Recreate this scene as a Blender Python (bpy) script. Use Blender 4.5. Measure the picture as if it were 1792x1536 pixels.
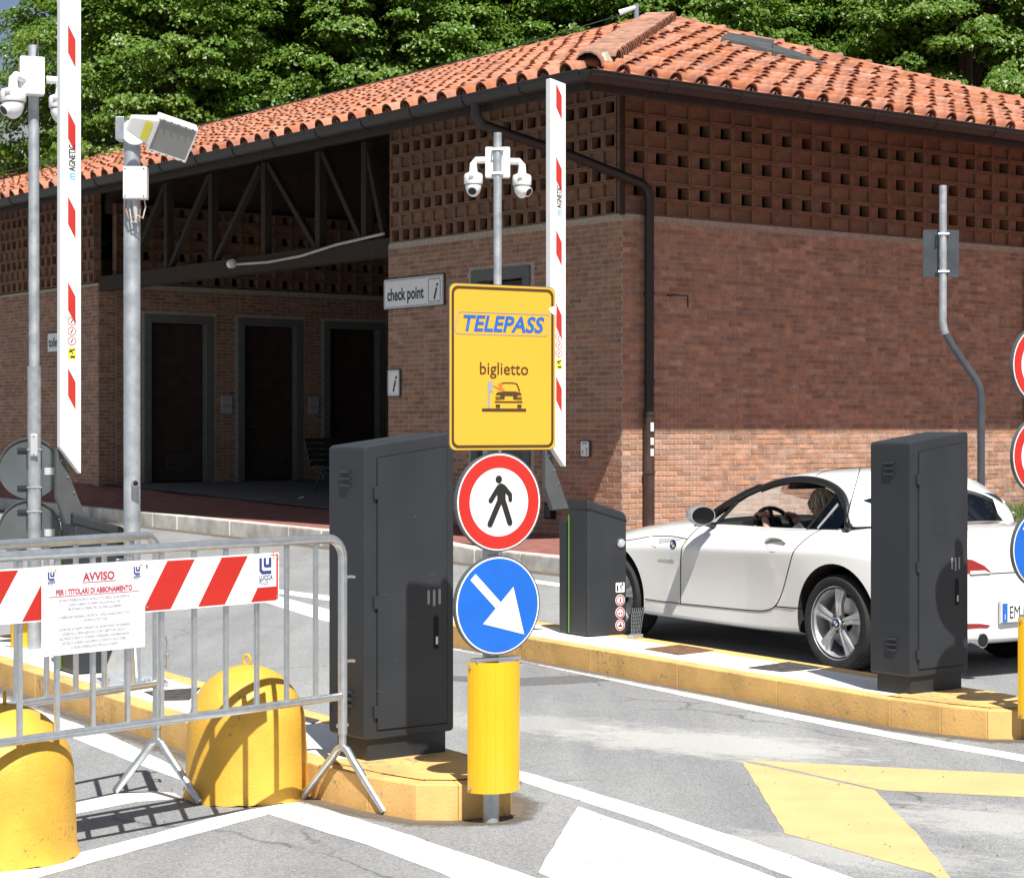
import bpy, bmesh, math, random
import numpy as np
from mathutils import Vector, Matrix
from mathutils.bvhtree import BVHTree
random.seed(7); RNG = np.random.default_rng(11)
R = math.radians
for o in list(bpy.data.objects): bpy.data.objects.remove(o)
SC = bpy.context.scene; COL = SC.collection

# ------------------------------------------------------------------ camera, sky, sun, exposure
F, HOR, CZ = 3485.0, 747.0, 1.62
cam = bpy.data.cameras.new('camera'); cam.sensor_width = 36; cam.lens = 36*F/1792
cam.shift_y = (HOR-768)/1792; cam.clip_end = 3000
co = bpy.data.objects.new('camera', cam); COL.objects.link(co); SC.camera = co
co.location = (0, 0, CZ); co.rotation_euler = (R(90), 0, 0)
SUN = Vector((-0.27, 1.05, -1.60)).normalized()
elev = math.asin(-SUN.z); azim = math.atan2(-SUN.x, -SUN.y)     # direction towards the sun, from +Y clockwise
W = bpy.data.worlds.new('World'); SC.world = W; W.use_nodes = True
wn, wl = W.node_tree.nodes, W.node_tree.links
bg = wn['Background']; sky = wn.new('ShaderNodeTexSky'); sky.sky_type = 'NISHITA'; sky.sun_disc = False
sky.sun_elevation = elev; sky.sun_rotation = azim; sky.air_density = 0.8; sky.dust_density = 0.6
tcw = wn.new('ShaderNodeTexCoord'); nzw = wn.new('ShaderNodeTexNoise'); nzw.inputs['Scale'].default_value = 3.2; nzw.inputs['Detail'].default_value = 7
mpw = wn.new('ShaderNodeMapping'); mpw.inputs['Scale'].default_value = (1, 1, 2.6); mpw.inputs['Location'].default_value = (.3, .2, .1)
crw = wn.new('ShaderNodeValToRGB'); crw.color_ramp.elements[0].position = .42; crw.color_ramp.elements[1].position = .60
mxw = wn.new('ShaderNodeMixRGB'); mxw.inputs['Color2'].default_value = (5.0, 5.2, 5.5, 1)
wl.new(tcw.outputs['Generated'], mpw.inputs['Vector']); wl.new(mpw.outputs['Vector'], nzw.inputs['Vector'])
wl.new(nzw.outputs['Fac'], crw.inputs['Fac']); wl.new(crw.outputs['Color'], mxw.inputs['Fac'])
wl.new(sky.outputs['Color'], mxw.inputs['Color1']); wl.new(mxw.outputs['Color'], bg.inputs['Color'])
bg.inputs['Strength'].default_value = 0.05
sl = bpy.data.lights.new('sun', 'SUN'); sl.energy = 5.0; sl.angle = R(0.55); sl.color = (1, .965, .9)
so = bpy.data.objects.new('sun', sl); COL.objects.link(so); so.rotation_euler = SUN.to_track_quat('-Z', 'Y').to_euler()
SC.view_settings.view_transform = 'Standard'; SC.view_settings.look = 'None'; SC.view_settings.gamma = 1
SC.view_settings.exposure = 0.72; SC.view_settings.use_curve_mapping = False
SC.render.engine = 'CYCLES'; SC.render.resolution_x = 1024; SC.render.resolution_y = 877

# ------------------------------------------------------------------ helpers
def G(px, py, z=0.0):                      # ground point seen at a place of the photograph
    D = (CZ-z)*F/(py-HOR); return Vector(((px-896)*D/F, D, z))
def at(px, py, D): return Vector(((px-896)*D/F, D, CZ-(py-HOR)*D/F))
MATS = {}
def nd(nt, t): return nt.nodes.new(t)
def pm(name, col, rough=.6, metal=0., var=.12, scale=8., bump=0., bscale=60., spec=.5, coat=0., col2=None, isl=0., dirt=0., detail=5, aniso=(1,1,1), wear=0., wearcol=(.2,.2,.205), wscale=40.):
    m = bpy.data.materials.new(name); m.use_nodes = True; nt = m.node_tree; L = nt.links
    b = nt.nodes['Principled BSDF']; b.inputs['Roughness'].default_value = rough; b.inputs['Metallic'].default_value = metal
    b.inputs['Specular IOR Level'].default_value = spec; b.inputs['Coat Weight'].default_value = coat; b.inputs['Coat Roughness'].default_value = .04
    tc = nd(nt, 'ShaderNodeTexCoord'); mp = nd(nt, 'ShaderNodeMapping'); mp.inputs['Scale'].default_value = aniso
    L.new(tc.outputs['Object'], mp.inputs['Vector'])
    n = nd(nt, 'ShaderNodeTexNoise'); n.inputs['Scale'].default_value = scale; n.inputs['Detail'].default_value = detail
    L.new(mp.outputs['Vector'], n.inputs['Vector'])
    c2 = col2 or tuple(c*(1-2*var) for c in col); c1 = col if col2 else tuple(min(1, c*(1+var)) for c in col)
    r = nd(nt, 'ShaderNodeValToRGB'); r.color_ramp.elements[0].position = .3; r.color_ramp.elements[1].position = .7
    r.color_ramp.elements[0].color = (*c2, 1); r.color_ramp.elements[1].color = (*c1, 1)
    L.new(n.outputs['Fac'], r.inputs['Fac']); out = r.outputs['Color']
    if isl:
        g = nd(nt, 'ShaderNodeNewGeometry'); oi = nd(nt, 'ShaderNodeObjectInfo'); ad = nd(nt, 'ShaderNodeMath'); ad.operation = 'ADD'
        fr = nd(nt, 'ShaderNodeMath'); fr.operation = 'FRACT'; L.new(g.outputs['Random Per Island'], ad.inputs[0]); L.new(oi.outputs['Random'], ad.inputs[1]); L.new(ad.outputs[0], fr.inputs[0])
        hs = nd(nt, 'ShaderNodeHueSaturation'); mr = nd(nt, 'ShaderNodeMapRange'); mr.inputs['To Min'].default_value = 1-isl; mr.inputs['To Max'].default_value = 1+isl*.8
        L.new(fr.outputs[0], mr.inputs['Value']); L.new(mr.outputs[0], hs.inputs['Value'])
        m7 = nd(nt, 'ShaderNodeMath'); m7.operation = 'MULTIPLY'; m7.inputs[1].default_value = 7.31; f2 = nd(nt, 'ShaderNodeMath'); f2.operation = 'FRACT'
        L.new(fr.outputs[0], m7.inputs[0]); L.new(m7.outputs[0], f2.inputs[0])
        m2 = nd(nt, 'ShaderNodeMapRange'); m2.inputs['To Min'].default_value = 1-isl*.6; m2.inputs['To Max'].default_value = 1+isl*.25
        L.new(f2.outputs[0], m2.inputs['Value']); L.new(m2.outputs[0], hs.inputs['Saturation']); L.new(out, hs.inputs['Color']); out = hs.outputs['Color']
    if dirt:
        n3 = nd(nt, 'ShaderNodeTexNoise'); n3.inputs['Scale'].default_value = scale*.35; n3.inputs['Detail'].default_value = 8; L.new(tc.outputs['Object'], n3.inputs['Vector'])
        r3 = nd(nt, 'ShaderNodeValToRGB'); r3.color_ramp.elements[0].position = .52; r3.color_ramp.elements[1].position = .72
        mx = nd(nt, 'ShaderNodeMixRGB'); mx.blend_type = 'MULTIPLY'; mx.inputs['Color2'].default_value = (1-dirt, 1-dirt, 1-dirt*1.05, 1)
        L.new(n3.outputs['Fac'], r3.inputs['Fac']); L.new(r3.outputs['Color'], mx.inputs['Fac']); L.new(out, mx.inputs['Color1']); out = mx.outputs['Color']
    if wear:
        n4 = nd(nt, 'ShaderNodeTexNoise'); n4.inputs['Scale'].default_value = wscale; n4.inputs['Detail'].default_value = 10; n4.inputs['Roughness'].default_value = .72; L.new(tc.outputs['Object'], n4.inputs['Vector'])
        n5 = nd(nt, 'ShaderNodeTexNoise'); n5.inputs['Scale'].default_value = wscale*.06; n5.inputs['Detail'].default_value = 4; L.new(tc.outputs['Object'], n5.inputs['Vector'])
        ad4 = nd(nt, 'ShaderNodeMath'); ad4.operation = 'MULTIPLY_ADD'; ad4.inputs[1].default_value = .5; L.new(n5.outputs['Fac'], ad4.inputs[0]); L.new(n4.outputs['Fac'], ad4.inputs[2])
        r4 = nd(nt, 'ShaderNodeValToRGB'); r4.color_ramp.elements[0].position = min(.98, .92-wear*.3); r4.color_ramp.elements[1].position = min(1, .97-wear*.3)
        mw = nd(nt, 'ShaderNodeMixRGB'); mw.inputs['Color2'].default_value = (*wearcol, 1); L.new(ad4.outputs[0], r4.inputs['Fac']); L.new(r4.outputs['Color'], mw.inputs['Fac']); L.new(out, mw.inputs['Color1']); out = mw.outputs['Color']
    L.new(out, b.inputs['Base Color'])
    rr = nd(nt, 'ShaderNodeMapRange'); rr.inputs['To Min'].default_value = max(.02, rough-.08); rr.inputs['To Max'].default_value = min(1, rough+.08)
    L.new(n.outputs['Fac'], rr.inputs['Value']); L.new(rr.outputs[0], b.inputs['Roughness'])
    if bump:
        n2 = nd(nt, 'ShaderNodeTexNoise'); n2.inputs['Scale'].default_value = bscale; n2.inputs['Detail'].default_value = 6; L.new(tc.outputs['Object'], n2.inputs['Vector'])
        bp = nd(nt, 'ShaderNodeBump'); bp.inputs['Strength'].default_value = bump; bp.inputs['Distance'].default_value = .01
        L.new(n2.outputs['Fac'], bp.inputs['Height']); L.new(bp.outputs['Normal'], b.inputs['Normal'])
    MATS[name] = m; return m

class B:
    def __init__(s): s.bm = bmesh.new()
    def face(s, pts):
        return s.bm.faces.new([s.bm.verts.new(p) for p in pts])
    def hexa(s, p):                        # p[0..3] bottom loop, p[4..7] top loop
        v = [s.bm.verts.new(q) for q in p]
        for f in ((3,2,1,0),(4,5,6,7),(0,1,5,4),(1,2,6,5),(2,3,7,6),(3,0,4,7)): s.bm.faces.new([v[i] for i in f])
        return s
    def box(s, c, d, rot=None):
        x, y, z = d[0]/2, d[1]/2, d[2]/2
        p = [Vector(q) for q in ((-x,-y,-z),(x,-y,-z),(x,y,-z),(-x,y,-z),(-x,-y,z),(x,-y,z),(x,y,z),(-x,y,z))]
        if rot: p = [rot @ q for q in p]
        return s.hexa([q+Vector(c) for q in p])
    def prism(s, poly, a, b, plane='xy'):  # extrude a 2D polygon from a to b along the third axis
        f = {'xy': lambda u, v, w: (u, v, w), 'xz': lambda u, v, w: (u, w, v), 'yz': lambda u, v, w: (w, u, v)}[plane]
        n = len(poly); A = [s.bm.verts.new(f(u, v, a)) for u, v in poly]; Bv = [s.bm.verts.new(f(u, v, b)) for u, v in poly]
        s.bm.faces.new(A[::-1]); s.bm.faces.new(Bv)
        for i in range(n): s.bm.faces.new((A[i], A[(i+1)%n], Bv[(i+1)%n], Bv[i]))
        return s
    def tube(s, path, r, n=10, cap=True, flat=1.0):
        P = [Vector(p) for p in path]; rs = r if isinstance(r, (list, tuple)) else [r]*len(P)
        t0 = (P[1]-P[0]).normalized(); ref = Vector((0,0,1)) if abs(t0.z) < .9 else Vector((1,0,0))
        u = t0.cross(ref).normalized(); rings = []
        for i, p in enumerate(P):
            a = P[max(0, i-1)]; c = P[min(len(P)-1, i+1)]; t = (c-a).normalized()
            u = (u-t*u.dot(t)).normalized(); w = t.cross(u)
            rings.append([s.bm.verts.new(p+(u*math.cos(k*2*math.pi/n)+w*flat*math.sin(k*2*math.pi/n))*rs[i]) for k in range(n)])
        for A, C in zip(rings, rings[1:]):
            for k in range(n): s.bm.faces.new((A[k], A[(k+1)%n], C[(k+1)%n], C[k]))
        if cap: s.bm.faces.new(rings[0][::-1]); s.bm.faces.new(rings[-1])
        return s
    def lathe(s, prof, n=24, c=(0,0,0), axis='z', cap=True):
        f = {'z': lambda r, a, h: (r*math.cos(a), r*math.sin(a), h), 'y': lambda r, a, h: (r*math.cos(a), h, r*math.sin(a)), 'x': lambda r, a, h: (h, r*math.cos(a), r*math.sin(a))}[axis]
        C = Vector(c); rings = []
        for r, h in prof: rings.append([s.bm.verts.new(C+Vector(f(max(r, 1e-4), k*2*math.pi/n, h))) for k in range(n)])
        for A, D in zip(rings, rings[1:]):
            for k in range(n): s.bm.faces.new((A[k], A[(k+1)%n], D[(k+1)%n], D[k]))
        if cap: s.bm.faces.new(rings[0][::-1]); s.bm.faces.new(rings[-1])
        return s
    def grid(s, rows):
        V = [[s.bm.verts.new(p) for p in r] for r in rows]
        for a, b in zip(V, V[1:]):
            for i in range(len(a)-1): s.bm.faces.new((a[i], a[i+1], b[i+1], b[i]))
        return s
    def mesh(s, name, mat, smooth=False, bevel=0., recalc=True, seg=2):
        bm = s.bm
        if recalc: bmesh.ops.recalc_face_normals(bm, faces=bm.faces[:])
        if bevel:
            es = [e for e in bm.edges if len(e.link_faces) == 2 and e.calc_face_angle(0) > .5]
            bmesh.ops.bevel(bm, geom=es, offset=bevel, segments=seg, affect='EDGES', profile=.6, clamp_overlap=True)
        me = bpy.data.meshes.new(name); bm.to_mesh(me); bm.free(); me.materials.append(MATS[mat])
        if smooth:
            me.polygons.foreach_set('use_smooth', [True]*len(me.polygons))
            if smooth != 'all':
                me.set_sharp_from_angle(angle=R(40))
        return me
    def done(s, name, mat, parent=None, loc=(0,0,0), rotz=0., **k):
        return link(name, s.mesh(name, mat, **k), parent, loc, rotz)
def link(name, me, parent=None, loc=(0,0,0), rotz=0.):
    o = bpy.data.objects.new(name, me); COL.objects.link(o); o.parent = parent; o.location = loc; o.rotation_euler = (0,0,rotz); return o
def thing(name, label, cat, loc=(0,0,0), rotz=0., group=None):
    o = bpy.data.objects.new(name, None); COL.objects.link(o); o.location = loc; o.rotation_euler = (0,0,rotz); o.empty_display_size = .1
    return tag(o, label, cat, group)
def tag(o, label, cat=None, group=None):
    o['label'] = label
    if cat: o['category'] = cat
    if group: o['group'] = group
    return o
def struct(o, label=None):
    o['kind'] = 'structure'
    if label: o['label'] = label
    return o
def text(body, size, mat, parent, x, z, y, name='lettering', align='CENTER', shear=0., sx=1., bold=0., vert=False, T=None):
    cu = bpy.data.curves.new('t', 'FONT'); cu.body = body; cu.size = size; cu.align_x = align; cu.shear = shear; cu.offset = bold; cu.resolution_u = 3
    to = bpy.data.objects.new('t', cu); COL.objects.link(to); bpy.context.view_layer.update()
    me = bpy.data.meshes.new_from_object(to.evaluated_get(bpy.context.evaluated_depsgraph_get()))
    bpy.data.objects.remove(to); bpy.data.curves.remove(cu)
    for v in me.vertices:
        a, b = v.co.x*sx, v.co.y
        if vert: a, b = -b, a
        v.co = T(x+a, z+b) if T else (x+a, y, z+b)
    me.materials.clear(); me.materials.append(MATS[mat]); me.name = name
    return link(name, me, parent)
def disc(r, n=40, c=(0,0)): return [(c[0]+r*math.cos(2*math.pi*k/n), c[1]+r*math.sin(2*math.pi*k/n)) for k in range(n)]
def rrect(w, h, r, c=(0,0), n=6):
    out = []
    for (sx, sz, a0) in ((1,1,0),(-1,1,90),(-1,-1,180),(1,-1,270)):
        for k in range(n+1):
            a = R(a0+90*k/n); out.append((c[0]+sx*(w/2-r)+r*math.cos(a), c[1]+sz*(h/2-r)+r*math.sin(a)))
    return out
def sheet(name, polys, y, mat, parent, t=.0012):        # thin print on a plate, front towards -y
    b = B()
    for p in polys: b.prism(p, y-t, y, 'xz')
    return b.done(name, mat, parent)
def ring(name, outer, inner, y, mat, parent, t=.0012):
    b = B(); n = len(outer); f = lambda p, w: (p[0], w, p[1])
    A = [[b.bm.verts.new(f(p, w)) for p in q] for q in (outer, inner) for w in (y-t, y)]
    for k in range(n):
        j = (k+1)%n
        b.bm.faces.new((A[0][k],A[0][j],A[2][j],A[2][k])); b.bm.faces.new((A[0][k],A[1][k],A[1][j],A[0][j])); b.bm.faces.new((A[2][k],A[2][j],A[3][j],A[3][k]))
    return b.done(name, mat, parent)
def arc(c, r, a0, a1, n, f): return [f(c[0]+r*math.cos(R(a0+(a1-a0)*k/n)), c[1]+r*math.sin(R(a0+(a1-a0)*k/n))) for k in range(n+1)]

# ------------------------------------------------------------------ materials
pm('white_paint', (.80,.80,.79), .75, var=.03, scale=5, bump=.25, bscale=250, dirt=.14, wear=.12, wscale=30)
pm('island_white', (.74,.74,.73), .8, var=.05, scale=6, bump=.3, bscale=160, dirt=.16)
pm('yellow_mark', (.64,.425,.195), .75, var=.04, scale=4, bump=.25, bscale=250, dirt=.12, wear=.08, wscale=26)
pm('yellow_kerb', (.72,.435,.150), .75, var=.06, scale=7, bump=.22, bscale=60, dirt=.25, wear=.25, wearcol=(.30,.24,.15), wscale=24)
pm('yellow_concrete', (.66,.37,.045), .5, var=.05, scale=9, bump=.25, bscale=70, dirt=.14, wear=.12, wearcol=(.24,.16,.06), wscale=60)
pm('kerb_stone', (.62,.595,.55), .85, var=.16, scale=4, bump=.5, bscale=60, dirt=.35)
pm('red_pavement', (.26,.105,.085), .9, var=.12, scale=6, bump=.4, bscale=120, dirt=.15)
pm('floor_concrete', (.17,.165,.16), .85, var=.12, scale=3, bump=.2, bscale=80)
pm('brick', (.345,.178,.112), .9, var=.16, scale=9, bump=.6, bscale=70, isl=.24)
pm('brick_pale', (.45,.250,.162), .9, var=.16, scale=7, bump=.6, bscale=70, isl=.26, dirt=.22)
pm('mortar', (.41,.36,.30), .95, var=.12, scale=20, bump=.4, bscale=90)
pm('terracotta', (.23,.125,.075), .9, var=.14, scale=8, bump=.3, bscale=60, isl=.18)
pm('roof_tile', (.42,.158,.085), .85, var=.18, scale=9, bump=.35, bscale=50, isl=.24, dirt=.5)
pm('hip_tile', (.36,.18,.12), .9, var=.18, scale=9, bump=.35, bscale=50, isl=.2, dirt=.4)
pm('gutter', (.014,.013,.012), .5, var=.2, scale=4)
pm('downpipe', (.060,.038,.030), .42, var=.25, scale=5)
pm('timber', (.036,.024,.018), .9, var=.25, scale=6, aniso=(6,6,1))
pm('galvanised', (.60,.625,.65), .34, metal=.85, var=.1, scale=30, col2=(.50,.53,.56))
pm('galvanised_pole', (.50,.525,.55), .5, metal=.6, scale=14, col2=(.33,.36,.39), var=.1, dirt=.2)
pm('steel', (.62,.63,.64), .3, metal=.95, var=.06, scale=30)
pm('chrome', (.75,.76,.78), .12, metal=1., var=.03)
pm('white_plastic', (.78,.79,.79), .35, var=.02, coat=.2)
pm('boom_white', (.82,.825,.82), .4, var=.015, scale=3, dirt=.05)
pm('grey_plastic', (.42,.43,.44), .4, var=.04)
pm('lens_black', (.012,.012,.014), .08, var=.05)
pm('anthracite', (.022,.0255,.031), .5, var=.10, dirt=.2, scale=3.5, bump=.12, bscale=420, spec=.5)
pm('anthracite_edge', (.07,.074,.078), .5, var=.05)
pm('dark_gap', (.006,.006,.006), .9, var=.05)
pm('green_strip', (.13,.26,.04), .4, var=.04)
pm('sign_yellow', (.70,.375,.030), .45, var=.015, scale=2, coat=.1)
pm('delineator_yellow', (.72,.41,.006), .3, var=.02, scale=3, coat=.3)
pm('sign_white', (.80,.80,.80), .4, var=.02, coat=.1)
pm('sign_red', (.50,.020,.012), .4, var=.03, coat=.1)
pm('boom_red', (.46,.028,.020), .45, var=.03)
pm('sign_blue', (.006,.115,.52), .4, var=.04, coat=.1)
pm('sign_black', (.016,.014,.012), .5, var=.05)
pm('sign_brown', (.065,.035,.008), .5, var=.05)
pm('telepass_blue', (.016,.115,.44), .45, var=.05)
pm('print_grey', (.30,.31,.33), .5, var=.05)
pm('print_orange', (.75,.16,.03), .5, var=.05)
pm('print_red', (.45,.04,.06), .6, var=.05)
pm('ink_grey', (.13,.13,.16), .7, var=.05)
pm('ink_blue', (.03,.045,.20), .6, var=.05)
pm('ink_cyan', (.08,.42,.70), .5, var=.05)
pm('sticker_yellow', (.80,.72,.08), .5, var=.03)
pm('paper', (.76,.76,.80), .6, var=.015)
pm('sign_back', (.11,.125,.13), .5, metal=.35, var=.1, scale=6)
pm('rust_plate', (.17,.085,.042), .9, var=.25, scale=14, bump=.5, bscale=60)
pm('iron_plate', (.06,.052,.048), .85, var=.3, scale=18, bump=.5, bscale=60)
pm('car_paint', (.80,.80,.785), .24, var=.008, scale=2, coat=.9, spec=.5)
pm('car_black', (.010,.010,.011), .35, var=.1)
pm('car_inside', (.016,.015,.016), .8, var=.15)
pm('tyre', (.020,.020,.021), .85, var=.2, scale=12)
pm('rim', (.62,.63,.645), .38, metal=.7, var=.02)
pm('rim_dark', (.05,.05,.052), .6, var=.2, metal=.4)
pm('lamp_red', (.27,.014,.012), .12, var=.03, coat=.6)
pm('plate_blue', (.02,.13,.50), .4, var=.03)
pm('skin', (.50,.29,.21), .55, var=.06)
pm('hair', (.36,.31,.25), .55, var=.22, scale=40, aniso=(1,1,.2))
pm('cloth_dark', (.03,.03,.04), .9, var=.15)
pm('bark', (.07,.055,.042), .95, var=.25, scale=10, bump=.8, bscale=25)
pm('door_wood', (.050,.030,.024), .6, var=.2, scale=5)
pm('stone_grey', (.13,.135,.13), .85, var=.1, scale=5)
pm('bench_wood', (.05,.05,.052), .8, var=.15)
pm('cable', (.50,.48,.44), .6, var=.1)
pm('cable_dark', (.05,.05,.05), .6, var=.1)
pm('grass', (.10,.17,.035), .8, var=.3, scale=3, isl=.35)
pm('flower', (.75,.74,.66), .8, var=.05)
pm('skylight', (.09,.095,.10), .45, var=.2, scale=4, metal=.3)
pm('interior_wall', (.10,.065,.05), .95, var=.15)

def leaf_mat(name, c1, c2):
    m = bpy.data.materials.new(name); m.use_nodes = True; nt = m.node_tree; L = nt.links; nt.nodes.remove(nt.nodes['Principled BSDF'])
    g = nd(nt, 'ShaderNodeNewGeometry'); r = nd(nt, 'ShaderNodeValToRGB'); r.color_ramp.elements[0].color = (*c2, 1); r.color_ramp.elements[1].color = (*c1, 1)
    L.new(g.outputs['Random Per Island'], r.inputs['Fac'])
    p = nd(nt, 'ShaderNodeBsdfPrincipled'); p.inputs['Roughness'].default_value = .42; p.inputs['Specular IOR Level'].default_value = .5
    t = nd(nt, 'ShaderNodeBsdfTranslucent'); hs = nd(nt, 'ShaderNodeHueSaturation'); hs.inputs['Value'].default_value = 1.5; hs.inputs['Hue'].default_value = .485
    L.new(r.outputs['Color'], p.inputs['Base Color']); L.new(r.outputs['Color'], hs.inputs['Color']); L.new(hs.outputs['Color'], t.inputs['Color'])
    mx = nd(nt, 'ShaderNodeMixShader'); mx.inputs['Fac'].default_value = .40; L.new(p.outputs[0], mx.inputs[1]); L.new(t.outputs[0], mx.inputs[2])
    L.new(mx.outputs[0], nt.nodes['Material Output'].inputs['Surface']); MATS[name] = m
leaf_mat('leaf', (.17,.275,.032), (.065,.155,.018))
def glass_mat(name, tint, alpha_mix, rough=.02):
    m = bpy.data.materials.new(name); m.use_nodes = True; nt = m.node_tree; L = nt.links; nt.nodes.remove(nt.nodes['Principled BSDF'])
    tr = nd(nt, 'ShaderNodeBsdfTransparent'); tr.inputs['Color'].default_value = (*tint, 1); gl = nd(nt, 'ShaderNodeBsdfGlossy'); gl.inputs['Roughness'].default_value = rough
    fr = nd(nt, 'ShaderNodeLayerWeight'); fr.inputs['Blend'].default_value = .5; pw = nd(nt, 'ShaderNodeMath'); pw.operation = 'POWER'; pw.inputs[1].default_value = 4.; L.new(fr.outputs['Facing'], pw.inputs[0])
    mr = nd(nt, 'ShaderNodeMath'); mr.operation = 'MULTIPLY_ADD'; mr.inputs[1].default_value = .7; mr.inputs[2].default_value = alpha_mix+.02
    L.new(pw.outputs[0], mr.inputs[0]); mx = nd(nt, 'ShaderNodeMixShader'); L.new(mr.outputs[0], mx.inputs['Fac']); L.new(tr.outputs[0], mx.inputs[1]); L.new(gl.outputs[0], mx.inputs[2])
    L.new(mx.outputs[0], nt.nodes['Material Output'].inputs['Surface']); MATS[name] = m
glass_mat('glass_clear', (.85,.88,.87), .02); glass_mat('glass_dark', (.10,.12,.13), .05); glass_mat('glass_clear2', (.8,.82,.82), .08)

def asphalt_mat():
    m = bpy.data.materials.new('asphalt'); m.use_nodes = True; nt = m.node_tree; L = nt.links; b = nt.nodes['Principled BSDF']
    tc = nd(nt, 'ShaderNodeTexCoord')
    def noise(s, d=6, r=.6):
        n = nd(nt, 'ShaderNodeTexNoise'); n.inputs['Scale'].default_value = s; n.inputs['Detail'].default_value = d; n.inputs['Roughness'].default_value = r; L.new(tc.outputs['Object'], n.inputs['Vector']); return n
    def ramp(src, p0, c0, p1, c1):
        r = nd(nt, 'ShaderNodeValToRGB'); e = r.color_ramp.elements; e[0].position = p0; e[0].color = (*c0, 1); e[1].position = p1; e[1].color = (*c1, 1); L.new(src, r.inputs['Fac']); return r.outputs['Color']
    big = ramp(noise(.55, 8).outputs['Fac'], .32, (.225,.230,.238), .68, (.280,.284,.290))
    vo = nd(nt, 'ShaderNodeTexVoronoi'); vo.inputs['Scale'].default_value = 150; L.new(tc.outputs['Object'], vo.inputs['Vector'])
    sp = nd(nt, 'ShaderNodeSeparateColor'); L.new(vo.outputs['Color'], sp.inputs[0])
    agg = ramp(sp.outputs[0], .0, (.70,.70,.71), 1., (1.30,1.30,1.29))
    mu = nd(nt, 'ShaderNodeMixRGB'); mu.blend_type = 'MULTIPLY'; mu.inputs['Fac'].default_value = 1; L.new(big, mu.inputs['Color1']); L.new(agg, mu.inputs['Color2']); out = mu.outputs['Color']
    st = ramp(noise(1.7, 9, .7).outputs['Fac'], .56, (0,0,0), .70, (1,1,1))
    mx = nd(nt, 'ShaderNodeMixRGB'); mx.inputs['Color2'].default_value = (.12,.118,.115, 1); mxf = nd(nt, 'ShaderNodeMath'); mxf.operation = 'MULTIPLY'; mxf.inputs[1].default_value = .28
    L.new(st, mxf.inputs[0]); L.new(mxf.outputs[0], mx.inputs['Fac']); L.new(out, mx.inputs['Color1']); out = mx.outputs['Color']
    # wheel paths along the lanes and hairline cracks
    mpl = nd(nt, 'ShaderNodeMapping'); mpl.inputs['Rotation'].default_value = (0, 0, -R(31.8)); mpl.inputs['Scale'].default_value = (1.6, .10, 1); L.new(tc.outputs['Object'], mpl.inputs['Vector'])
    nl = nd(nt, 'ShaderNodeTexNoise'); nl.inputs['Scale'].default_value = 1.3; nl.inputs['Detail'].default_value = 5; L.new(mpl.outputs['Vector'], nl.inputs['Vector'])
    wp = ramp(nl.outputs['Fac'], .36, (.80,.80,.81), .62, (1.06,1.06,1.05)); m3 = nd(nt, 'ShaderNodeMixRGB'); m3.blend_type = 'MULTIPLY'; m3.inputs['Fac'].default_value = 1; L.new(out, m3.inputs['Color1']); L.new(wp, m3.inputs['Color2']); out = m3.outputs['Color']
    nw = noise(2.5, 4); vm = nd(nt, 'ShaderNodeMixRGB'); vm.inputs['Fac'].default_value = .22; L.new(tc.outputs['Object'], vm.inputs['Color1']); L.new(nw.outputs['Color'], vm.inputs['Color2'])
    vc = nd(nt, 'ShaderNodeTexVoronoi'); vc.feature = 'DISTANCE_TO_EDGE'; vc.inputs['Scale'].default_value = .55; L.new(vm.outputs['Color'], vc.inputs['Vector'])
    ck = ramp(vc.outputs['Distance'], .0015, (.45,.45,.45), .005, (1,1,1)); gate_ = ramp(noise(.5, 3).outputs['Fac'], .5, (0,0,0), .56, (1,1,1))
    m4 = nd(nt, 'ShaderNodeMixRGB'); m4.blend_type = 'MULTIPLY'; L.new(gate_, m4.inputs['Fac']); L.new(out, m4.inputs['Color1']); L.new(ck, m4.inputs['Color2']); out = m4.outputs['Color']
    # pale cement dust lying in two patches on the lane
    def patch(cx, cy, rx, ry, ang, amt, out):
        mp = nd(nt, 'ShaderNodeMapping'); mp.vector_type = 'TEXTURE'; mp.inputs['Location'].default_value = (cx, cy, 0); mp.inputs['Rotation'].default_value = (0, 0, ang); mp.inputs['Scale'].default_value = (rx, ry, 1)
        L.new(tc.outputs['Object'], mp.inputs['Vector']); ln = nd(nt, 'ShaderNodeVectorMath'); ln.operation = 'LENGTH'; L.new(mp.outputs['Vector'], ln.inputs[0])
        n = nd(nt, 'ShaderNodeTexNoise'); n.inputs['Scale'].default_value = 3.8; n.inputs['Detail'].default_value = 13; n.inputs['Roughness'].default_value = .84; L.new(mp.outputs['Vector'], n.inputs['Vector'])
        s = nd(nt, 'ShaderNodeMath'); s.operation = 'MULTIPLY_ADD'; s.inputs[1].default_value = -.42; L.new(ln.outputs['Value'], s.inputs[0]); L.new(n.outputs['Fac'], s.inputs[2])
        c = ramp(s.outputs[0], .19, (0,0,0), .31, (amt,)*3)
        x = nd(nt, 'ShaderNodeMixRGB'); x.inputs['Color2'].default_value = (.50,.49,.47, 1); L.new(c, x.inputs['Fac']); L.new(out, x.inputs['Color1']); return x.outputs['Color']
    out = patch(1.0, 10.2, 1.25, .62, R(-28), .60, out)
    out = patch(.1, 10.9, .9, .5, R(-20), .35, out)
    out = patch(2.2, 8.1, 1.1, .55, R(-25), .52, out)
    out = patch(1.3, 7.6, .9, .4, R(-30), .4, out)
    L.new(out, b.inputs['Base Color']); b.inputs['Roughness'].default_value = .88
    bp = nd(nt, 'ShaderNodeBump'); bp.inputs['Strength'].default_value = .55; bp.inputs['Distance'].default_value = .006; L.new(vo.outputs['Distance'], bp.inputs['Height']); L.new(bp.outputs['Normal'], b.inputs['Normal'])
    MATS['asphalt'] = m
asphalt_mat()

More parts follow.
